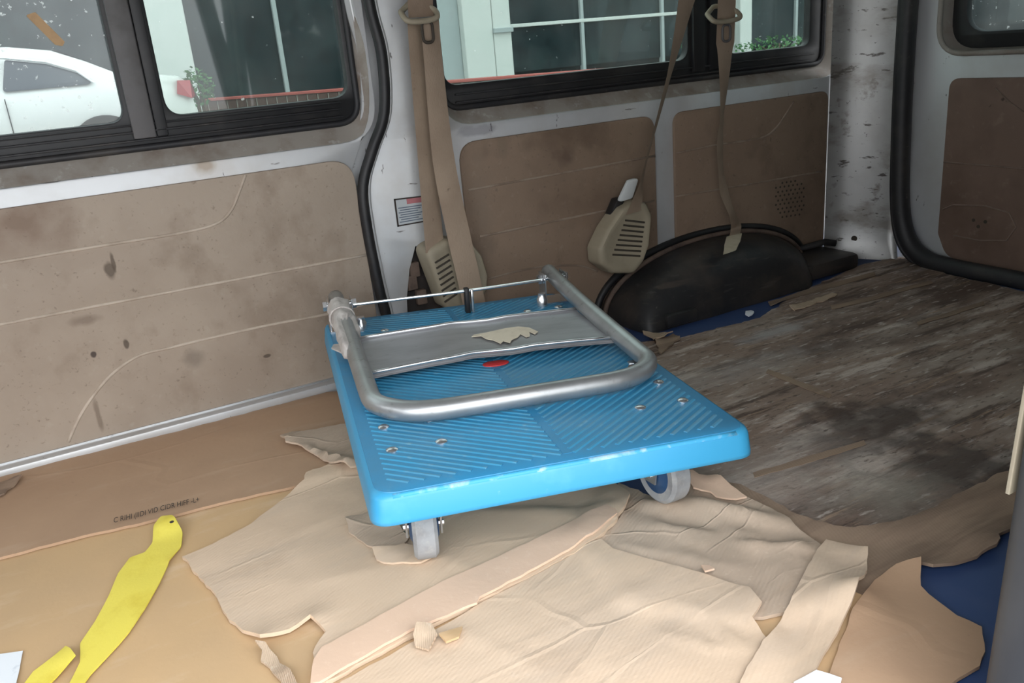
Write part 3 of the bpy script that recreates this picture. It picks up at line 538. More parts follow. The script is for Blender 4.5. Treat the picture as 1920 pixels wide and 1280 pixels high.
tag(cbD, 'smooth pale cardboard sheet with diagonal creases, beside the pinkish folded edge', 'cardboard', CG)
cbG = sheet('cardboard_sheet', [(1480, 1420), (1560, 1250), (1598, 1150), (1640, 1088), (1680, 1062), (1726, 1056), (1727, 1093), (1760, 1120), (1795, 1146), (1842, 1168), (1848, 1215), (1838, 1242), (1772, 1282), (1700, 1330), (1640, 1420)], .005, M['card_tan'], 71, .002, .018, curls=[((1727, 1060), .012, .07)])
tag(cbG, 'flat tan cardboard piece beside the dark door jamb and the bare blue vinyl', 'cardboard', CG)
cbF = sheet('cardboard_sheet', [(1340, 1420), (1395, 1272), (1430, 1210), (1480, 1150), (1515, 1080), (1532, 1045), (1548, 1028), (1590, 1042), (1625, 1062), (1624, 1095), (1618, 1125), (1607, 1145), (1570, 1200), (1520, 1270), (1460, 1420)], .005, M['card_light'], 81, .002, .015, curls=[((1625, 1062), .03, .12), ((1607, 1145), .035, .11)])
tag(cbF, 'pale cardboard flap with its edge curled up over the tan piece', 'cardboard', CG)
# torn bits
SG = 'torn cardboard bits around the trolley'
cbS = sheet('cardboard_scrap', [(528, 830), (548, 822), (640, 800), (700, 800), (700, 880), (660, 892), (640, 885), (622, 878), (590, 858), (560, 845), (538, 842)], .004, M['card_grey'], 91, .003, .012, curls=[((540, 835), .016, .10), ((655, 885), .020, .05)], ridges=[((560, 842), (650, 875), .010, .008)])
tag(cbS, 'torn cardboard flap with a rolled edge, beside the left side of the trolley', 'cardboard', SG)
def scrap(px, lab, s, m='card_torn', h=.01, lift=0.0):
    o = sheet('cardboard_scrap', px, .003, M[m], s, .008, .008, curls=[(px[0], h, .05), (px[2], h * .6, .04)], lift=lift); tag(o, lab, 'cardboard', SG)
scrap([(650, 985), (690, 965), (740, 985), (770, 1010), (745, 1042), (690, 1030), (655, 1005)], 'crumbled corrugated bit before the left front wheel', 101, 'card_grey')
scrap([(700, 1040), (760, 1030), (820, 1045), (790, 1062), (720, 1062)], 'thin frayed corrugated bit touching the left front tyre', 102, 'card_light', h=.004)
scrap([(785, 1195), (812, 1188), (822, 1205), (806, 1228), (780, 1222)], 'small ragged cardboard bit beside the pinkish folded edge', 103)
scrap([(825, 1205), (868, 1182), (862, 1205), (838, 1216)], 'golden cardboard bit by the folded edge', 104, 'card_gold', .004)
scrap([(1228, 640), (1262, 620), (1275, 632), (1240, 662)], 'splintered brown cardboard bit at the foot of the wheel arch', 105, 'card_brown')
scrap([(1205, 625), (1245, 622), (1262, 630), (1225, 640)], 'frayed cardboard bit between the handle bend and the wheel arch', 106, 'card_torn', lift=.005)
scrap([(1290, 905), (1300, 902), (1352, 915), (1400, 948), (1360, 945), (1300, 925)], 'pink torn cardboard sliver on the crumpled sheet', 107, 'card_pink', .012, .005)
scrap([(1315, 1075), (1330, 1072), (1340, 1080), (1322, 1086)], 'tiny white cardboard crumb on the greyish sheet', 108, 'card_pink', .003)
scrap([(482, 1218), (500, 1215), (545, 1262), (560, 1290), (530, 1290), (505, 1250)], 'narrow torn strip curling on the golden cardboard', 109, 'card_torn', .012)
scrap([(-20, 925), (30, 900), (44, 902), (10, 930), (-30, 950)], 'dark torn cardboard corner against the door sill', 110, 'card_brown', .015)
scrap([(1480, 575), (1560, 548), (1570, 552), (1490, 582)], 'long brown cardboard splinter beside the wheel arch ledge', 111, 'card_torn', .006)
scrap([(1398, 583), (1408, 578), (1414, 584), (1404, 589)], 'small white crumb at the foot of the wheel arch', 112, 'white_paper', .006)
# printed line on the tan sheet (lies upside down on the floor)
def flat_text(txt, p0, p1, h, m, parent, z):
    cu = bpy.data.curves.new('t', 'FONT'); cu.body = txt; cu.size = 1; ob = bpy.data.objects.new('t', cu); me = bpy.data.meshes.new_from_object(ob)
    v = np.array([tuple(q.co) for q in me.vertices]); f = [tuple(p.vertices) for p in me.polygons]; bpy.data.objects.remove(ob); bpy.data.curves.remove(cu); bpy.data.meshes.remove(me)
    x0, x1 = v[:, 0].min(), v[:, 0].max(); a = Vector(on_floor(p0)); b = Vector(on_floor(p1)); e = (b - a); n = Vector((-e.y, e.x)).normalized(); out = []
    for q in v:
        w_ = a + e * float((q[0] - x0) / (x1 - x0)) + n * float(q[1] * h); out.append((w_.x, w_.y, z + undul(w_.x, w_.y)))
    return finish('printed_text', out, f, m, parent, recalc=False)
flat_text('C RIHI (IIDI VID CIDR HIFF -L+', (214, 984), (375, 944), .027, M['print'], cbA, .0152)
# yellow strap and papers
so = rpoly([(290, 990), (304, 977), (328, 978), (343, 998), (340, 1024), (318, 1052), (300, 1090), (272, 1140), (242, 1184), (222, 1207), (170, 1262), (140, 1305), (118, 1305), (150, 1240), (150, 1205), (178, 1165), (205, 1115), (222, 1075), (244, 1046), (272, 1036), (286, 1018)], 12, 4)
st = sheet('yellow_strap', so, .002, M['yellow'], 121, .0003, .012, lift=.002, curls=[((320, 985), .018, .06)])
tag(st, 'long yellow flat strap with rounded eyelet end, on tan cardboard', 'strap')
o = sheet('yellow_strip', [(30, 1300), (62, 1258), (105, 1228), (124, 1213), (134, 1222), (144, 1236), (136, 1243), (92, 1282), (70, 1300)], .002, M['yellow'], 122, .0003, .012, lift=.002, curls=[((138, 1230), .008, .05)])
tag(o, 'short bright yellow strip with square cut end beside the white label', 'strap')
finish('strap_eyelet', *lathe([(.0035, 0), (.0035, .001)], (*on_floor((324, 986), .03), .0375), (0, 0, 1), 10), M['slot'], st)
o = sheet('paper_label', [(-60, 1225), (0, 1223), (42, 1217), (36, 1250), (26, 1300), (-60, 1300)], .0008, M['white_paper'], 131, .0005, .015, lift=.001); tag(o, 'white paper label with faint grey print on tan cardboard, by the yellow strap', 'paper')
o = sheet('paper_label', [(1488, 1285), (1530, 1268), (1578, 1278), (1570, 1310), (1490, 1310)], .0008, M['white_paper'], 132, .0005, .015, lift=.002); tag(o, 'small white paper scrap on the pale curled flap', 'paper')

# ================================================================== PLATFORM TROLLEY
TR = empty('platform_trolley', (.621, 1.259, .19), 'blue plastic platform trolley with folded steel handle', 'trolley')
TR.rotation_euler = (math.radians(-.9), math.radians(1.76), math.radians(-13.35)); TR.rotation_mode = 'XYZ'
TW, TL = .540, .845
def TP(name, vf, m, parent=TR, smooth=True): return finish(name, vf[0], vf[1], m, parent, local=True, smooth=smooth)
def rr3(hx, hy, r, z, n=8): return [(p[0], p[1], z) for p in rrect(-hx, hx, -hy, hy, r, n)]
hx, hy = TW / 2, TL / 2
deck = [rr3(hx - .016, hy - .016, .02, -.036), rr3(hx - .006, hy - .006, .025, -.036)]
side = [rr3(hx - .004, hy - .004, .027, -.042), rr3(hx, hy, .029, -.040), rr3(hx, hy, .029, -.034), rr3(hx - .003, hy - .003, .029, -.008), rr3(hx - .006, hy - .006, .027, -.002), rr3(hx - .012, hy - .012, .024, .0)]
v, f = loft(side); n_ = len(side[0]); f.append(tuple(range(n_))[::-1]); TP('rim', (v, f), M['blue_edge'], smooth='all')
TP('deck_top', XY(plate([rrect(-hx + .010, hx - .010, -hy + .010, hy - .010, .032, 8)], .004, .0015), -.001), M['blue'])
mb = MB(); sp_ = .0165; bw = .0036; bh_ = .0016
for sgn in (-1, 1):
    x0, x1 = (-hx + .03, -.006) if sgn < 0 else (.006, hx - .03); y0, y1 = -hy + .03, hy - .03
    k = -2.0
    while k < 2.0:                                                     # line y = sgn*x*0.8 + k clipped to the half deck
        m_ = sgn * .8; pts = []
        for x in (x0, x1):
            y = m_ * x + k
            if y0 <= y <= y1: pts.append((x, y))
        for y in (y0, y1):
            x = (y - k) / m_
            if x0 < x < x1: pts.append((x, y))
        if len(pts) >= 2:
            a = Vector(pts[0]); b = Vector(pts[1])
            if (b - a).length > .01:
                nn = Vector((-(b - a).y, (b - a).x)).normalized() * bw
                q = [(a + nn), (a - nn), (b - nn), (b + nn)]; t_ = [a + nn * .4, a - nn * .4, b - nn * .4, b + nn * .4]
                mb.add([(p.x, p.y, .0008) for p in q] + [(p.x, p.y, .0008 + bh_) for p in t_], [(4, 5, 6, 7), (0, 1, 5, 4), (1, 2, 6, 5), (2, 3, 7, 6), (3, 0, 4, 7)])
        k += sp_
tag(TP('tread_ridges', (mb.v, mb.f), M['ridge'], smooth=False), kind='stuff')
M['worn'] = mat('scuffed_pale_blue_edge', (.05, .36, .62), .5, 0, [(18, (.42, .60, .72), .48, .62, .8, I1), (60, (.5, .62, .7), .58, .7, .6, I1)])
TP('worn_edge', tube([(-hx + .03 + (2 * hx - .06) * i / 20, -hy + .0085, -.0045) for i in range(21)], .0042, 8), M['worn'], smooth='all')
TP('centre_seam', box(-.006, .006, -hy + .03, hy - .03, .0008, .0016), M['blue'])
for sx_ in (-1, 1):
    for xx in (.222, .152):
        for yy in (-.290, -.205, .205, .290):
            TP('rivet', lathe([(.0085, 0), (.0085, .0025), (.006, .0042), (.002, .0046)], (sx_ * xx, yy, .0008), (0, 0, 1), 14), M['chrome'])
for q, c_ in (((.262 - .04, -.10), 'steel'), ((.215, -.12), 'archrust')): TP('bolt_head', lathe([(.009, 0), (.008, .003)], (q[0], q[1], .0008), (0, 0, 1), 6), M[c_])
rb = TP('red_badge', XY(plate([[(.024 * math.cos(t * .2618), .014 * math.sin(t * .2618)) for t in range(24)]], .002, .0006), .0028), M['red']); rb.data.transform(Matrix.Translation((.004, -.004, 0)))
# casters
def caster(x, y, ang, drop=0.0):
    c = empty('caster', (x, y, 0)); c.parent = TR; c.rotation_euler = (0, 0, math.radians(ang))
    def cp(nm, vf, m): return finish(nm, vf[0], vf[1], m, c, local=True, smooth=True)
    cz = -.172 + .05 - drop
    cp('wheel', lathe([(.030, -.017), (.044, -.018), (.0495, -.013), (.050, 0), (.0495, .013), (.044, .018), (.030, .017)], (0, 0, cz), (1, 0, 0), 32), M['tread'])
    cp('hub', lathe([(.010, -.022), (.018, -.0215), (.022, -.019), (.032, -.0175), (.032, .0175), (.022, .019), (.018, .0215), (.010, .022)], (0, 0, cz), (1, 0, 0), 24), M['hub'])
    mbf = MB()
    for s in (-1, 1):
        mbf.add(*loft([[(s * .024, -.022, -.045), (s * .024, .022, -.045), (s * .024, .012, cz - .012), (s * .024, -.012, cz - .012)], [(s * .027, -.022, -.045), (s * .027, .022, -.045), (s * .027, .012, cz - .012), (s * .027, -.012, cz - .012)]], cap=True))
    mbf.add(*box(-.027, .027, -.024, .024, -.050, -.044))
    cp('fork', (mbf.v, mbf.f), M['steel']); cp('mount_plate', box(-.035, .035, -.04, .04, -.044, -.040, .001), M['steel'])
    cp('axle', tube([(-.030, 0, cz), (.030, 0, cz)], .005, 8), M['chrome'])
    return c
caster(-.186, -.268, -6, .012); caster(.200, -.268, 13); caster(-.183, .28, 0, .004); caster(.190, .28, 0)
# folded handle: a U of steel tube lying over the deck, hinged at the back edge
HZ = .030; HXh = .232; HR = .016
path = [(-HXh - .004, .395, .058), (-HXh - .003, .34, .053), (-HXh, .20, .042), (-HXh + .001, .05, .032), (-HXh + .002, -.10, .0235)]
for k in range(1, 8):
    t = math.pi / 2 * k / 8; path.append((-HXh + .002 + .095 * (1 - math.cos(t)), -.125 - .095 * math.sin(t), .0225))
bot = [(-x, y, z) for x, y, z in path[::-1]]
hp = path + [(-.12, -.2205, .022), (0, -.221, .022), (.12, -.2205, .022)] + bot
hs = smoothpath(hp, 4)
hd = TP('handle_tube', tube(hs, HR, 14), M['steel'], smooth='all')
pl = []
for yy, zz in ((.172, .033), (.170, .031), (.160, .030), (.080, .029), (-.008, .028), (-.020, .028), (-.024, .024)):
    row = []
    for i in range(13):
        x = -.222 + .444 * i / 12; sag = .010 * math.sin(i / 12 * math.pi) - (.006 if 6 <= i <= 7 else 0)
        row.append((x, yy + (.004 if i in (5, 6) else 0) + (.014 * math.sin(i / 12 * math.pi) if yy < 0 else 0), zz - .006 + sag * .4))
    pl.append(row)
v, f = loft(pl, closed=False); n = len(v); v2 = v + [(a, b, c - .003) for a, b, c in v]; f2 = f + [tuple(i + n for i in q[::-1]) for q in f]
cp_ = TP('cross_plate', (v2, f2), M['alu'], smooth='all')
for yy, zz in ((.172, .0325), (-.022, .028)):
    TP('plate_edge', tube([(-.220 + .44 * i / 12, yy + (.004 if i in (5, 6) else 0) + (.014 * math.sin(i / 12 * math.pi) if yy < 0 else 0), zz - .003 + .4 * (.010 * math.sin(i / 12 * math.pi) - (.006 if 6 <= i <= 7 else 0))) for i in range(13)], .0034, 8), M['chrome'], smooth='all')
R_ = random.Random(4); lab = [(-.052, .075), (-.045, .082), (-.02, .084), (.02, .090), (.045, .090), (.062, .080), (.070, .060), (.060, .052), (.055, .064), (.048, .048), (.040, .046), (.036, .060), (.026, .050), (.012, .044), (.004, .034), (-.004, .044), (-.012, .036), (-.020, .052), (-.030, .060), (-.034, .074)]
tl = TP('torn_label', XY(plate([[(x + .035, .066 + (y - .062) * 1.55) for x, y in lab]], .0008), .0282), M['paper'], parent=cp_)
for v_ in tl.data.vertices: v_.co.z += (v_.co.y - .06) * .012
# hinges and rod
for s in (-1, 1):
    x = s * .232
    hb = MB()
    for dx in (-.024, .024): hb.add(*XZ(plate([rpoly([(x + dx - .001, .001), (x + dx + .001, .001), (x + dx + .001, .066), (x + dx - .001, .066)], 0)], .046), .352))
    hb.add(*box(x - .026, x + .026, .325, .39, .0008, .004))
    TP('hinge_bracket', (hb.v, hb.f), M['chrome'], smooth=False)
    TP('hinge_pin', tube([(x - .034, .356, .052), (x + .034, .356, .052)], .006, 10), M['chrome'])
    for dx in (-.030, .030): TP('hinge_nut', lathe([(.011, -.004), (.011, .004)], (x + dx, .356, .052), (1, 0, 0), 6), M['chrome'])
    TP('release_bolt', lathe([(.012, 0), (.012, .016), (.009, .020), (.009, .028)], (x - s * .036, .322, .0008), (0, 0, 1), 16), M['chrome'])
TP('locking_rod', tube([(-.205, .345, .050), (-.1, .345, .050), (.03, .345, .049), (.1, .345, .05), (.205, .345, .052)], .0032, 8), M['chrome'])
TP('rod_clip', box(.030, .040, .336, .354, .0008, .056, .002), M['rubber']); TP('rod_clip', box(.043, .049, .338, .352, .0008, .052, .002), M['chrome'])
# torn foam wrap on the left tube
wl2 = []; nk = 28
def tubez(y): return .053 if y > .34 else .042 + (y - .20) / .14 * .011 if y > .20 else .032 + (y - .05) / .15 * .010
for i in range(29):
    t = i / 28; yy = .325 - .30 * t; cz_ = tubez(yy); row = []
    for k in range(nk):
        a = 2 * math.pi * k / nk; n1 = noise.noise(Vector((math.cos(a) * 2.2, math.sin(a) * 2.2, yy * 45))); r = HR + .0065 + .0055 * n1
        end = .16 + .10 * max(0, -math.cos(a)) ** .5 + .02 * noise.noise(Vector((math.cos(a) * 5, math.sin(a) * 5, 7)))   # how far along the sleeve survives on this side
        if -.5 < math.cos(a) < .8 and math.sin(a) > 0: end = .10 + .025 * noise.noise(Vector((math.cos(a) * 6, 2, 7)))
        if .325 - yy > end: r = HR - .003
        row.append((-HXh - .003 + .005 * t * (1 if t < .8 else 1) + r * math.cos(a), yy, cz_ + r * math.sin(a)))
    wl2.append(row)
TP('foam_wrap', loft(wl2), M['wrap'], smooth='all')
TP('wrap_tie', tube([(-HXh - .003 + .024 * math.cos(t * .35), .262 + .003 * math.sin(t), .047 + .024 * math.sin(t * .35)) for t in range(18)], .0022, 6, closed=True), M['wrap'], smooth='all')
TP('wrap_shred', XY(plate([[(-.262, .17), (-.235, .165), (-.232, .10), (-.243, .085), (-.255, .12), (-.268, .15)]], .003), .024), M['wrap'])

# ================================================================== SEAT BELTS
def ribbon(keys, real=.058, th=.0016, n=6):
    """keys: (px, py, apparent width px, y distance): webbing turned about its own axis where it looks narrow"""
    C_ = []
    for (u, v_, wd, y) in keys:
        x, z = on_wall((u, v_), y); xa, _ = on_wall((u - wd / 2, v_), y); xb, _ = on_wall((u + wd / 2, v_), y); C_.append(((x, y, z), min(1, (xb - xa) / real)))
    P = smoothpath([Vector(c[0]) for c in C_], n); Wd = []
    for i in range(len(C_) - 1):
        for k in range(n): Wd.append(C_[i][1] * (1 - k / n) + C_[i + 1][1] * k / n)
    Wd.append(C_[-1][1]); loops = []
    for p, c in zip(P, Wd):
        ang = math.acos(max(.08, min(1, c))); d = Vector((math.cos(ang), math.sin(ang) * .35, 0)) * real / 2; nn = Vector((d.y, -d.x, 0)).normalized() * th
        if c < .98: d = Vector((real / 2 * c, real / 2 * math.sin(ang) * .5, 0))
        m_ = -nn * 0.9
        loops.append([p - d, p - d * .5 - nn * .2, p + d * .5 - nn * .2, p + d, p + d * .5 + nn, p - d * .5 + nn])
    return loft(loops, cap=True)
def dring(name, pxl, pxr, y, parent, r=.0062):
    a = on_wall(pxl, y); b = on_wall(pxr, y); A = Vector((a[0], y, a[1])); B = Vector((b[0], y, b[1])); up = Vector((0, .040, .030))
    pts = smoothpath([A + up * .5, A, A.lerp(B, .15) - Vector((0, .004, .006)), A.lerp(B, .5) - Vector((0, .006, .008)), A.lerp(B, .85) - Vector((0, .004, .006)), B, B + up * .5, A.lerp(B, .6) + up, A.lerp(B, .4) + up], 4)
    finish(name, *tube(pts, r, 8, closed=True), M['beige'], parent, smooth='all')
def tongue(pc, y, parent, w=.020, h=.034, m='slot'):
    x, z = on_wall(pc, y); pts = [(x + a, y, z + b) for a, b in rrect(-w / 2, w / 2, -h / 2, h / 2, w * .45, 5)]
    finish('latch_ring', *tube(pts, .0032, 8, closed=True), M[m], parent, smooth='all')
def cover(px, y0, y1, parent, slots, ribs=None):
    o = [on_wall(p, y1) for p in px]; c = (sum(p[0] for p in o) / len(o), sum(p[1] for p in o) / len(o)); o = rpoly(o, .02, 4)
    def sc(k): return [(c[0] + (p[0] - c[0]) * k, c[1] + (p[1] - c[1]) * k) for p in o]
    L_ = [[(p[0], y0, p[1]) for p in sc(1)], [(p[0], y1 + .012, p[1]) for p in sc(1)], [(p[0], y1 + .004, p[1]) for p in sc(.97)], [(p[0], y1, p[1]) for p in sc(.92)], [(p[0], y1 - .001, p[1]) for p in sc(.80)], [(p[0], y1 + .0005, p[1]) for p in sc(.76)]]
    cv = finish('retractor_cover', *loft(L_, cap=True), M['beige'], parent, smooth=True)
    for (a, b, th) in slots:
        p = on_wall(a, y1 - .002); q = on_wall(b, y1 - .002); finish('vent_slot', *tube([(p[0], y1 - .0005, p[1]), (q[0], y1 - .0005, q[1])], th, 6), M['slot'], cv)
    return cv
b1 = empty('seat_belt', (.85, 1.78, .13), 'tan seat belt with two strands beside the sliding door seal', 'seat belt', 'tan seat belts on the van side')
finish('webbing', *ribbon([(774, -340, 52, 1.79), (780, -200, 52, 1.775), (786, -60, 52, 1.765), (788, 0, 52, 1.765), (790, 32, 50, 1.755)]), M['belt_dark'], b1, smooth=True)
finish('webbing', *ribbon([(777, 36, 34, 1.775), (784, 120, 36, 1.775), (800, 300, 38, 1.775), (816, 470, 40, 1.775)]), M['belt'], b1, smooth=True)
finish('webbing', *ribbon([(806, 36, 40, 1.750), (813, 120, 40, 1.748), (832, 300, 44, 1.742), (860, 440, 44, 1.738), (874, 500, 44, 1.736), (890, 572, 46, 1.736)]), M['belt'], b1, smooth=True)
dring('guide_loop', (760, 36), (820, 29), 1.742, b1); tongue((802, 60), 1.738, b1, .024, .042)
cover([(797, 470), (838, 448), (884, 452), (905, 478), (917, 518), (914, 548), (880, 590), (838, 580)], 1.83, 1.765, b1,
      [((816 + 2.6 * i, 493 + 10.5 * i), (842 + 2.2 * i, 477 + 10.5 * i), .0026) for i in range(8)] + [((884 + 2 * i, 490 + 10 * i), (889 + 3 * i, 497 + 10 * i), .0024) for i in range(3)])
b2 = empty('seat_belt', (1.4, 1.75, .12), 'tan seat belt running diagonally into the ribbed hanging cover', 'seat belt', 'tan seat belts on the van side')
finish('webbing', *ribbon([(1322, -310, 40, 1.77), (1318, -200, 40, 1.755), (1303, -60, 40, 1.74), (1288, 0, 40, 1.74), (1272, 70, 32, 1.74), (1255, 140, 24, 1.74), (1234, 220, 22, 1.74), (1212, 300, 20, 1.74), (1203, 340, 22, 1.738), (1195, 372, 32, 1.737), (1189, 398, 40, 1.737)], .075), M['belt'], b2, smooth=True)
cover([(1168, 392), (1196, 376), (1214, 380), (1224, 402), (1219, 460), (1208, 492), (1190, 514), (1150, 514), (1126, 496), (1124, 468), (1142, 430)], 1.80, 1.745, b2,
      [((1173 - 3.4 * i, 413 + 9.2 * i), (1209 - 1.2 * i, 417 + 9.0 * i), .0024) for i in range(8)])
x, z = on_wall((1176, 357), 1.765); finish('buckle_tag', *XZ(plate([rpoly([(x - .034, z - .026), (x + .012, z - .022), (x + .036, z + .028), (x + .002, z + .026)], .008)], .012, .003), 1.765), M['buckle_white'], b2, smooth=True)
q = [on_wall(p, 1.79) for p in ((1152, 372), (1168, 368), (1142, 432), (1128, 445), (1127, 430))]; finish('buckle_body', *XZ(plate([rpoly(q, .006)], .03, .004), 1.79), M['rubber'], b2, smooth=True)
b3 = empty('seat_belt', (1.63, 1.75, .11), 'tan seat belt hanging loose with a cream end over the wheel arch', 'seat belt', 'tan seat belts on the van side')
finish('webbing', *ribbon([(1370, -320, 36, 1.79), (1367, -190, 36, 1.775), (1364, -50, 36, 1.76), (1363, 0, 36, 1.76), (1362, 30, 36, 1.75), (1360, 80, 36, 1.748), (1358, 150, 28, 1.746), (1354, 215, 20, 1.744), (1350, 270, 24, 1.742), (1352, 320, 22, 1.738), (1358, 360, 26, 1.735), (1372, 400, 22, 1.715), (1380, 425, 28, on_floor((1380, 425), .185)[1]), (1377, 442, 30, on_floor((1377, 442), .178)[1])], .066), M['belt'], b3, smooth=True)
finish('webbing_end', *ribbon([(1377, 440, 30, on_floor((1377, 440), .181)[1]), (1373, 456, 31, on_floor((1373, 456), .177)[1]), (1368, 473, 29, on_floor((1368, 473), .171)[1])], .056), M['cream'], b3, smooth=True)
dring('guide_loop', (1336, 38), (1388, 30), 1.738, b3); tongue((1362, 62), 1.742, b3, .026, .040, 'greybar')

# warning sticker on the pillar
sk = [on_wall(p, 1.8285) for p in ((738, 373), (796, 366), (800, 415), (745, 425))]
sk_o = empty('warning_sticker', (sk[3][0], 1.8285, sk[3][1]), 'small grey warning sticker with red heading on the silver door pillar', 'sticker')
finish('sticker_sheet', *XZ(plate([sk], .0012), 1.8285), M['sticker'], sk_o)
def lerp4(u, v): return tuple((sk[0][i] * (1 - u) + sk[1][i] * u) * (1 - v) + (sk[3][i] * (1 - u) + sk[2][i] * u) * v for i in (0, 1))
def patch(nm, u0, u1, v0, v1, m): finish(nm, *XZ(plate([[lerp4(u0, v0), lerp4(u1, v0), lerp4(u1, v1), lerp4(u0, v1)]], .0006), 1.8275), m, sk_o)
patch('red_heading', .40, .97, .05, .24, M['sticker_red'])
for e in ((.0, 1, 0, .05), (0, 1, .95, 1), (0, .05, 0, 1)): patch('sticker_border', *e, M['print'])
for i in range(7): patch('print_line', .10 + .05 * (i % 2), .92 - .09 * (i % 3), .33 + .085 * i, .365 + .085 * i, M['sticker_ink'])
q = [on_wall(p, 1.872) for p in ((48, 28), (66, 22), (122, 78), (118, 86), (104, 84))]
tag(finish('tape_strip', *XZ(plate([rpoly(q, .003)], .001), 1.8805), M['tape']), 'slanted strip of brown tape stuck on the dirty sliding door window', 'tape')

# ================================================================== OUTSIDE
GZ = -.33
tag(finish('ground', *box(-40, 60, -30, 40, GZ - .2, GZ - .15), M['ground']), 'grey concrete yard around the van', 'ground', kind='structure')
tag(finish('pavement', *box(-40, 60, 6, 40, GZ - .15, GZ), M['ground']), 'raised concrete forecourt under the parked car', 'ground', kind='structure')
# white sedan, tail to the right
XR, YC = 1.72, 11.25
car = empty('white_sedan', (XR - 2.2, YC, GZ), 'white sedan parked in front of the glazed building', 'car')
def CX(v): return [(XR + x, YC + y, GZ + z) for x, y, z in v]
stn = [(.02, .38, .42, .60, .62, .60), (0, .30, .50, .78, .80, .72), (-.04, .26, .60, .90, .98, .78), (-.12, .24, .62, .95, 1.04, .80), (-.45, .22, .62, .98, 1.085, .78), (-.70, .22, .62, .98, 1.11, .72), (-1.0, .22, .62, .985, 1.27, .66), (-1.3, .22, .62, .985, 1.40, .62), (-1.7, .22, .62, .98, 1.465, .60), (-2.2, .22, .62, .97, 1.48, .60), (-2.7, .22, .62, .96, 1.45, .61), (-3.0, .22, .62, .95, 1.34, .64), (-3.5, .22, .60, .93, 1.0, .72), (-4.2, .24, .56, .85, .90, .74), (-4.5, .28, .5, .72, .76, .68), (-4.58, .36, .46, .58, .6, .55)]
lps = []
for (x, z0, zm, zb, zt, wt) in stn:
    k = 1 if -4.1 < x < -.1 else .93; h = [(-.80 * k, z0), (-.90 * k, zm), (-.88 * k, zb * .93), (-.84 * k, zb), (-(wt + .05), zb + (zt - zb) * .75), (-wt, zt - .015), (-wt * .6, zt)]
    lp_ = h + [(0, zt + .008)] + [(-a, b) for a, b in h[::-1]]; lps.append([(x, a, b) for a, b in lp_])
v, f = loft(lps, cap=True); finish('car_body', CX(v), f, M['carwhite'], car, smooth='all')
def cside(pts, nm, m, th=.02):                     # a pane on the near side, following the leaning side of the cabin
    vf = plate([rpoly(pts, .03, 4)], th, .004); out = []
    for a, b, c in vf[0]:
        out.append((a, -.845 + (b - .98) * .44 - .012 - c, b))
    finish(nm, CX(out), vf[1], m, car, smooth=True)
cside([(-1.03, 1.02), (-.98, 1.06), (-1.12, 1.15), (-1.38, 1.26), (-1.75, 1.33), (-1.84, 1.02)], 'side_window', M['carglass'])
cside([(-1.90, 1.02), (-1.82, 1.335), (-2.3, 1.36), (-2.72, 1.34), (-2.80, 1.02)], 'side_window', M['carglass'])
cside([(-2.86, 1.02), (-2.78, 1.33), (-3.05, 1.22), (-3.30, 1.05), (-3.32, 1.02)], 'side_window', M['carglass'])
finish('window_trim', *tube(CX([(-.98, -.852, 1.03), (-1.12, -.80, 1.165), (-1.38, -.755, 1.275), (-1.75, -.725, 1.345), (-2.3, -.71, 1.375)]), .012, 6), M['chrome'], car)
finish('rear_window', CX([(-.72, -.60, 1.12), (-.72, .60, 1.12), (-1.28, .54, 1.41), (-1.28, -.54, 1.41)]), [(0, 1, 2, 3)], M['carglass'], car)
tlv = [(-.20, -.862, .84), (-.17, -.852, .98), (-.02, -.76, .97), (.015, -.70, .80), (-.05, -.86, .78)]
finish('tail_light', CX([(x + .02, y - .06, z) for x, y, z in tlv] + [(x + .03, y + .12, z) for x, y, z in tlv]), [(0, 1, 2, 3, 4), (9, 8, 7, 6, 5)] + [(i, i + 5, (i + 1) % 5 + 5, (i + 1) % 5) for i in range(5)], M['redtail'], car)
for wxp in (-.98, -3.6):
    for s in (-1, 1):
        finish('wheel', CX(lathe([(.20, -.1), (.30, -.1), (.32, -.06), (.32, .06), (.30, .1), (.2, .1)], (wxp, s * .80, .32), (0, 1, 0), 28)[0]), lathe([(.20, -.1), (.30, -.1), (.32, -.06), (.32, .06), (.30, .1), (.2, .1)], (0, 0, 0), (0, 1, 0), 28)[1], M['tyre'], car, smooth=True)
        lw = lathe([(.36, 0), (.37, .03)], (wxp, s * .885, .33), (0, s, 0), 28); finish('wheel_arch_gap', CX(lw[0]), lw[1], M['tyre'], car)
finish('door_line', *box(XR - 1.845, XR - 1.835, YC - .905, YC - .89, GZ + .4, GZ + .95), M['tyre'], car)
# glazed building
YF = 14.0
def fx(px): return on_wall(px, YF)[0]
def fz(px): return on_wall(px, YF)[1]
bld = empty('glazed_building', (6, YF, GZ), 'pale building with dark glass front behind the parked car', 'building')
finish('rear_wall', *box(-8, 30, YF + .6, YF + .8, GZ, 7), M['shopglass'], bld)
cols = [(fx((262, 60)), fx((347, 60)), 'facade'), (fx((780, 60)), fx((858, 60)), 'facade_grey'), (fx((858, 60)), fx((912, 60)), 'facade'), (fx((913, 60)), fx((946, 60)), 'facade'), (fx((1372, 40)), fx((1394, 40)), 'facade')]
for i, (a, b, m_) in enumerate(cols): finish('column', *box(a, b, YF - (.25 if i != 1 else .1), YF + .5, GZ, 7, .02), M[m_], bld)
mul = [fx((520, 60)), fx((1090, 60)), fx((1240, 60)), fx((1490, 40))]
for x in mul: finish('mullion', *box(x - .035, x + .035, YF - .06, YF + .05, GZ, 7, .01), M['facade_grey'], bld)
xs = [-8, cols[0][0], cols[0][1], mul[0], fx((700, 60)), cols[1][0], cols[3][1], mul[1], mul[2], cols[4][0], mul[3], 22, 30]
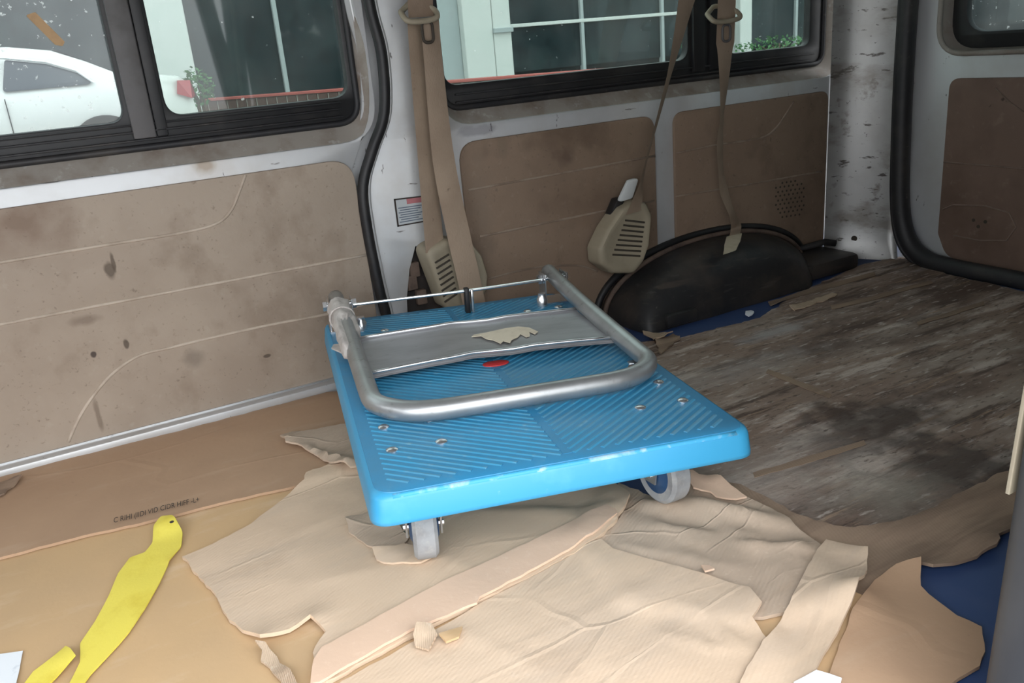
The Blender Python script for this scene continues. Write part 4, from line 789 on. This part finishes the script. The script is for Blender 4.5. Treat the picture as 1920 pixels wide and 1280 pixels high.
for a, b in zip(xs[:-1], xs[1:]):
    if b - a > .3 and not (abs(a - cols[0][0]) < .01): finish('glass_pane', *box(a + .01, b - .01, YF, YF + .03, fz((500, 178)) - .05, 6.9), M['shopglass'], bld)
zr = fz((945, 50)); finish('glazing_bar', *box(cols[3][1], cols[4][0], YF - .07, YF + .05, zr - .03, zr + .03, .01), M['facade'], bld)
finish('column_cap', *box(cols[2][1], cols[3][1] + .02, YF - .3, YF, zr - .10, zr - .02, .01), M['facade_grey'], bld)
# low brick kerb wall with red coping
zk = .33
KA = Vector((*on_floor((352, 188), zk), 0)); KB = Vector((*on_floor((1262, 119), zk), 0)); kd = (KB - KA).normalized(); kn = Vector((-kd.y, kd.x, 0)); kl = (KB - KA).length
kw = empty('brick_kerb_wall', (KA.x, KA.y, GZ), 'low brick wall with red coping in front of the glass front', 'wall'); kw.rotation_euler.z = math.atan2(kd.y, kd.x)
def KP(nm, vf, m): return finish(nm, vf[0], vf[1], m, kw, local=True)
zt_ = zk - GZ
KP('mortar_core', box(0, kl, .02, .2, 0, zt_ - .04), M['mortar']); KP('coping', box(-.02, kl, -.02, .24, zt_ - .035, zt_, .006), M['redcap'])
proto = None
for i in range(int(kl / .17)):
    if proto is None: proto = KP('brick', box(.015, .155, -.002, .06, zt_ - .30, zt_ - .045, .004), M['brick'])
    else:
        c = proto.copy(); COL.objects.link(c); c.parent = kw; c.location = (i * .17, 0, 0)
def shrub(px, y, h, wd, label, seed, n=260):
    x, z = on_wall(px, y); R_ = random.Random(seed); e = empty('shrub', (x, y, GZ), label, 'shrub'); mb = MB(); ms = MB()
    for i in range(7):
        t = (x + R_.uniform(-wd, wd) * .7, y + R_.uniform(-wd, wd) * .5, z + h * R_.uniform(-.2, .4)); ms.add(*tube([(x + R_.uniform(-.05, .05), y, GZ), (x * .5 + t[0] * .5, y * .5 + t[1] * .5, z - h * .6), t], [.02, .014, .006], 6))
    for i in range(n):
        c = Vector((R_.gauss(0, 1), R_.gauss(0, 1), R_.gauss(0, 1))).normalized() * R_.uniform(.3, 1) ** .5; c = Vector((x + c.x * wd, y + c.y * wd, z + c.z * h))
        d = Vector((R_.uniform(-1, 1), R_.uniform(-1, 1), R_.uniform(-.6, .6))).normalized(); s = d.cross(Vector((R_.uniform(-1, 1), R_.uniform(-1, 1), R_.uniform(-1, 1)))).normalized(); l = R_.uniform(.05, .10)
        mb.add([c, c + d * l * .5 + s * l * .28, c + d * l, c + d * l * .5 - s * l * .28], [(0, 1, 2, 3)])
    finish('stem', ms.v, ms.f, M['bark'], e); tag(finish('foliage', mb.v, mb.f, M['leaf'], e, recalc=False), kind='stuff')
shrub((372, 162), 12.9, .26, .2, 'leafy green shrub beside the tail of the white sedan', 1)
shrub((1460, 84), 12.4, .16, .9, 'low green planting below the glass front, seen past the pale column', 2, 420)
shrub((1300, 70), 13.0, .5, .3, 'tall green shrub against the glass front, beside the middle belt', 3)
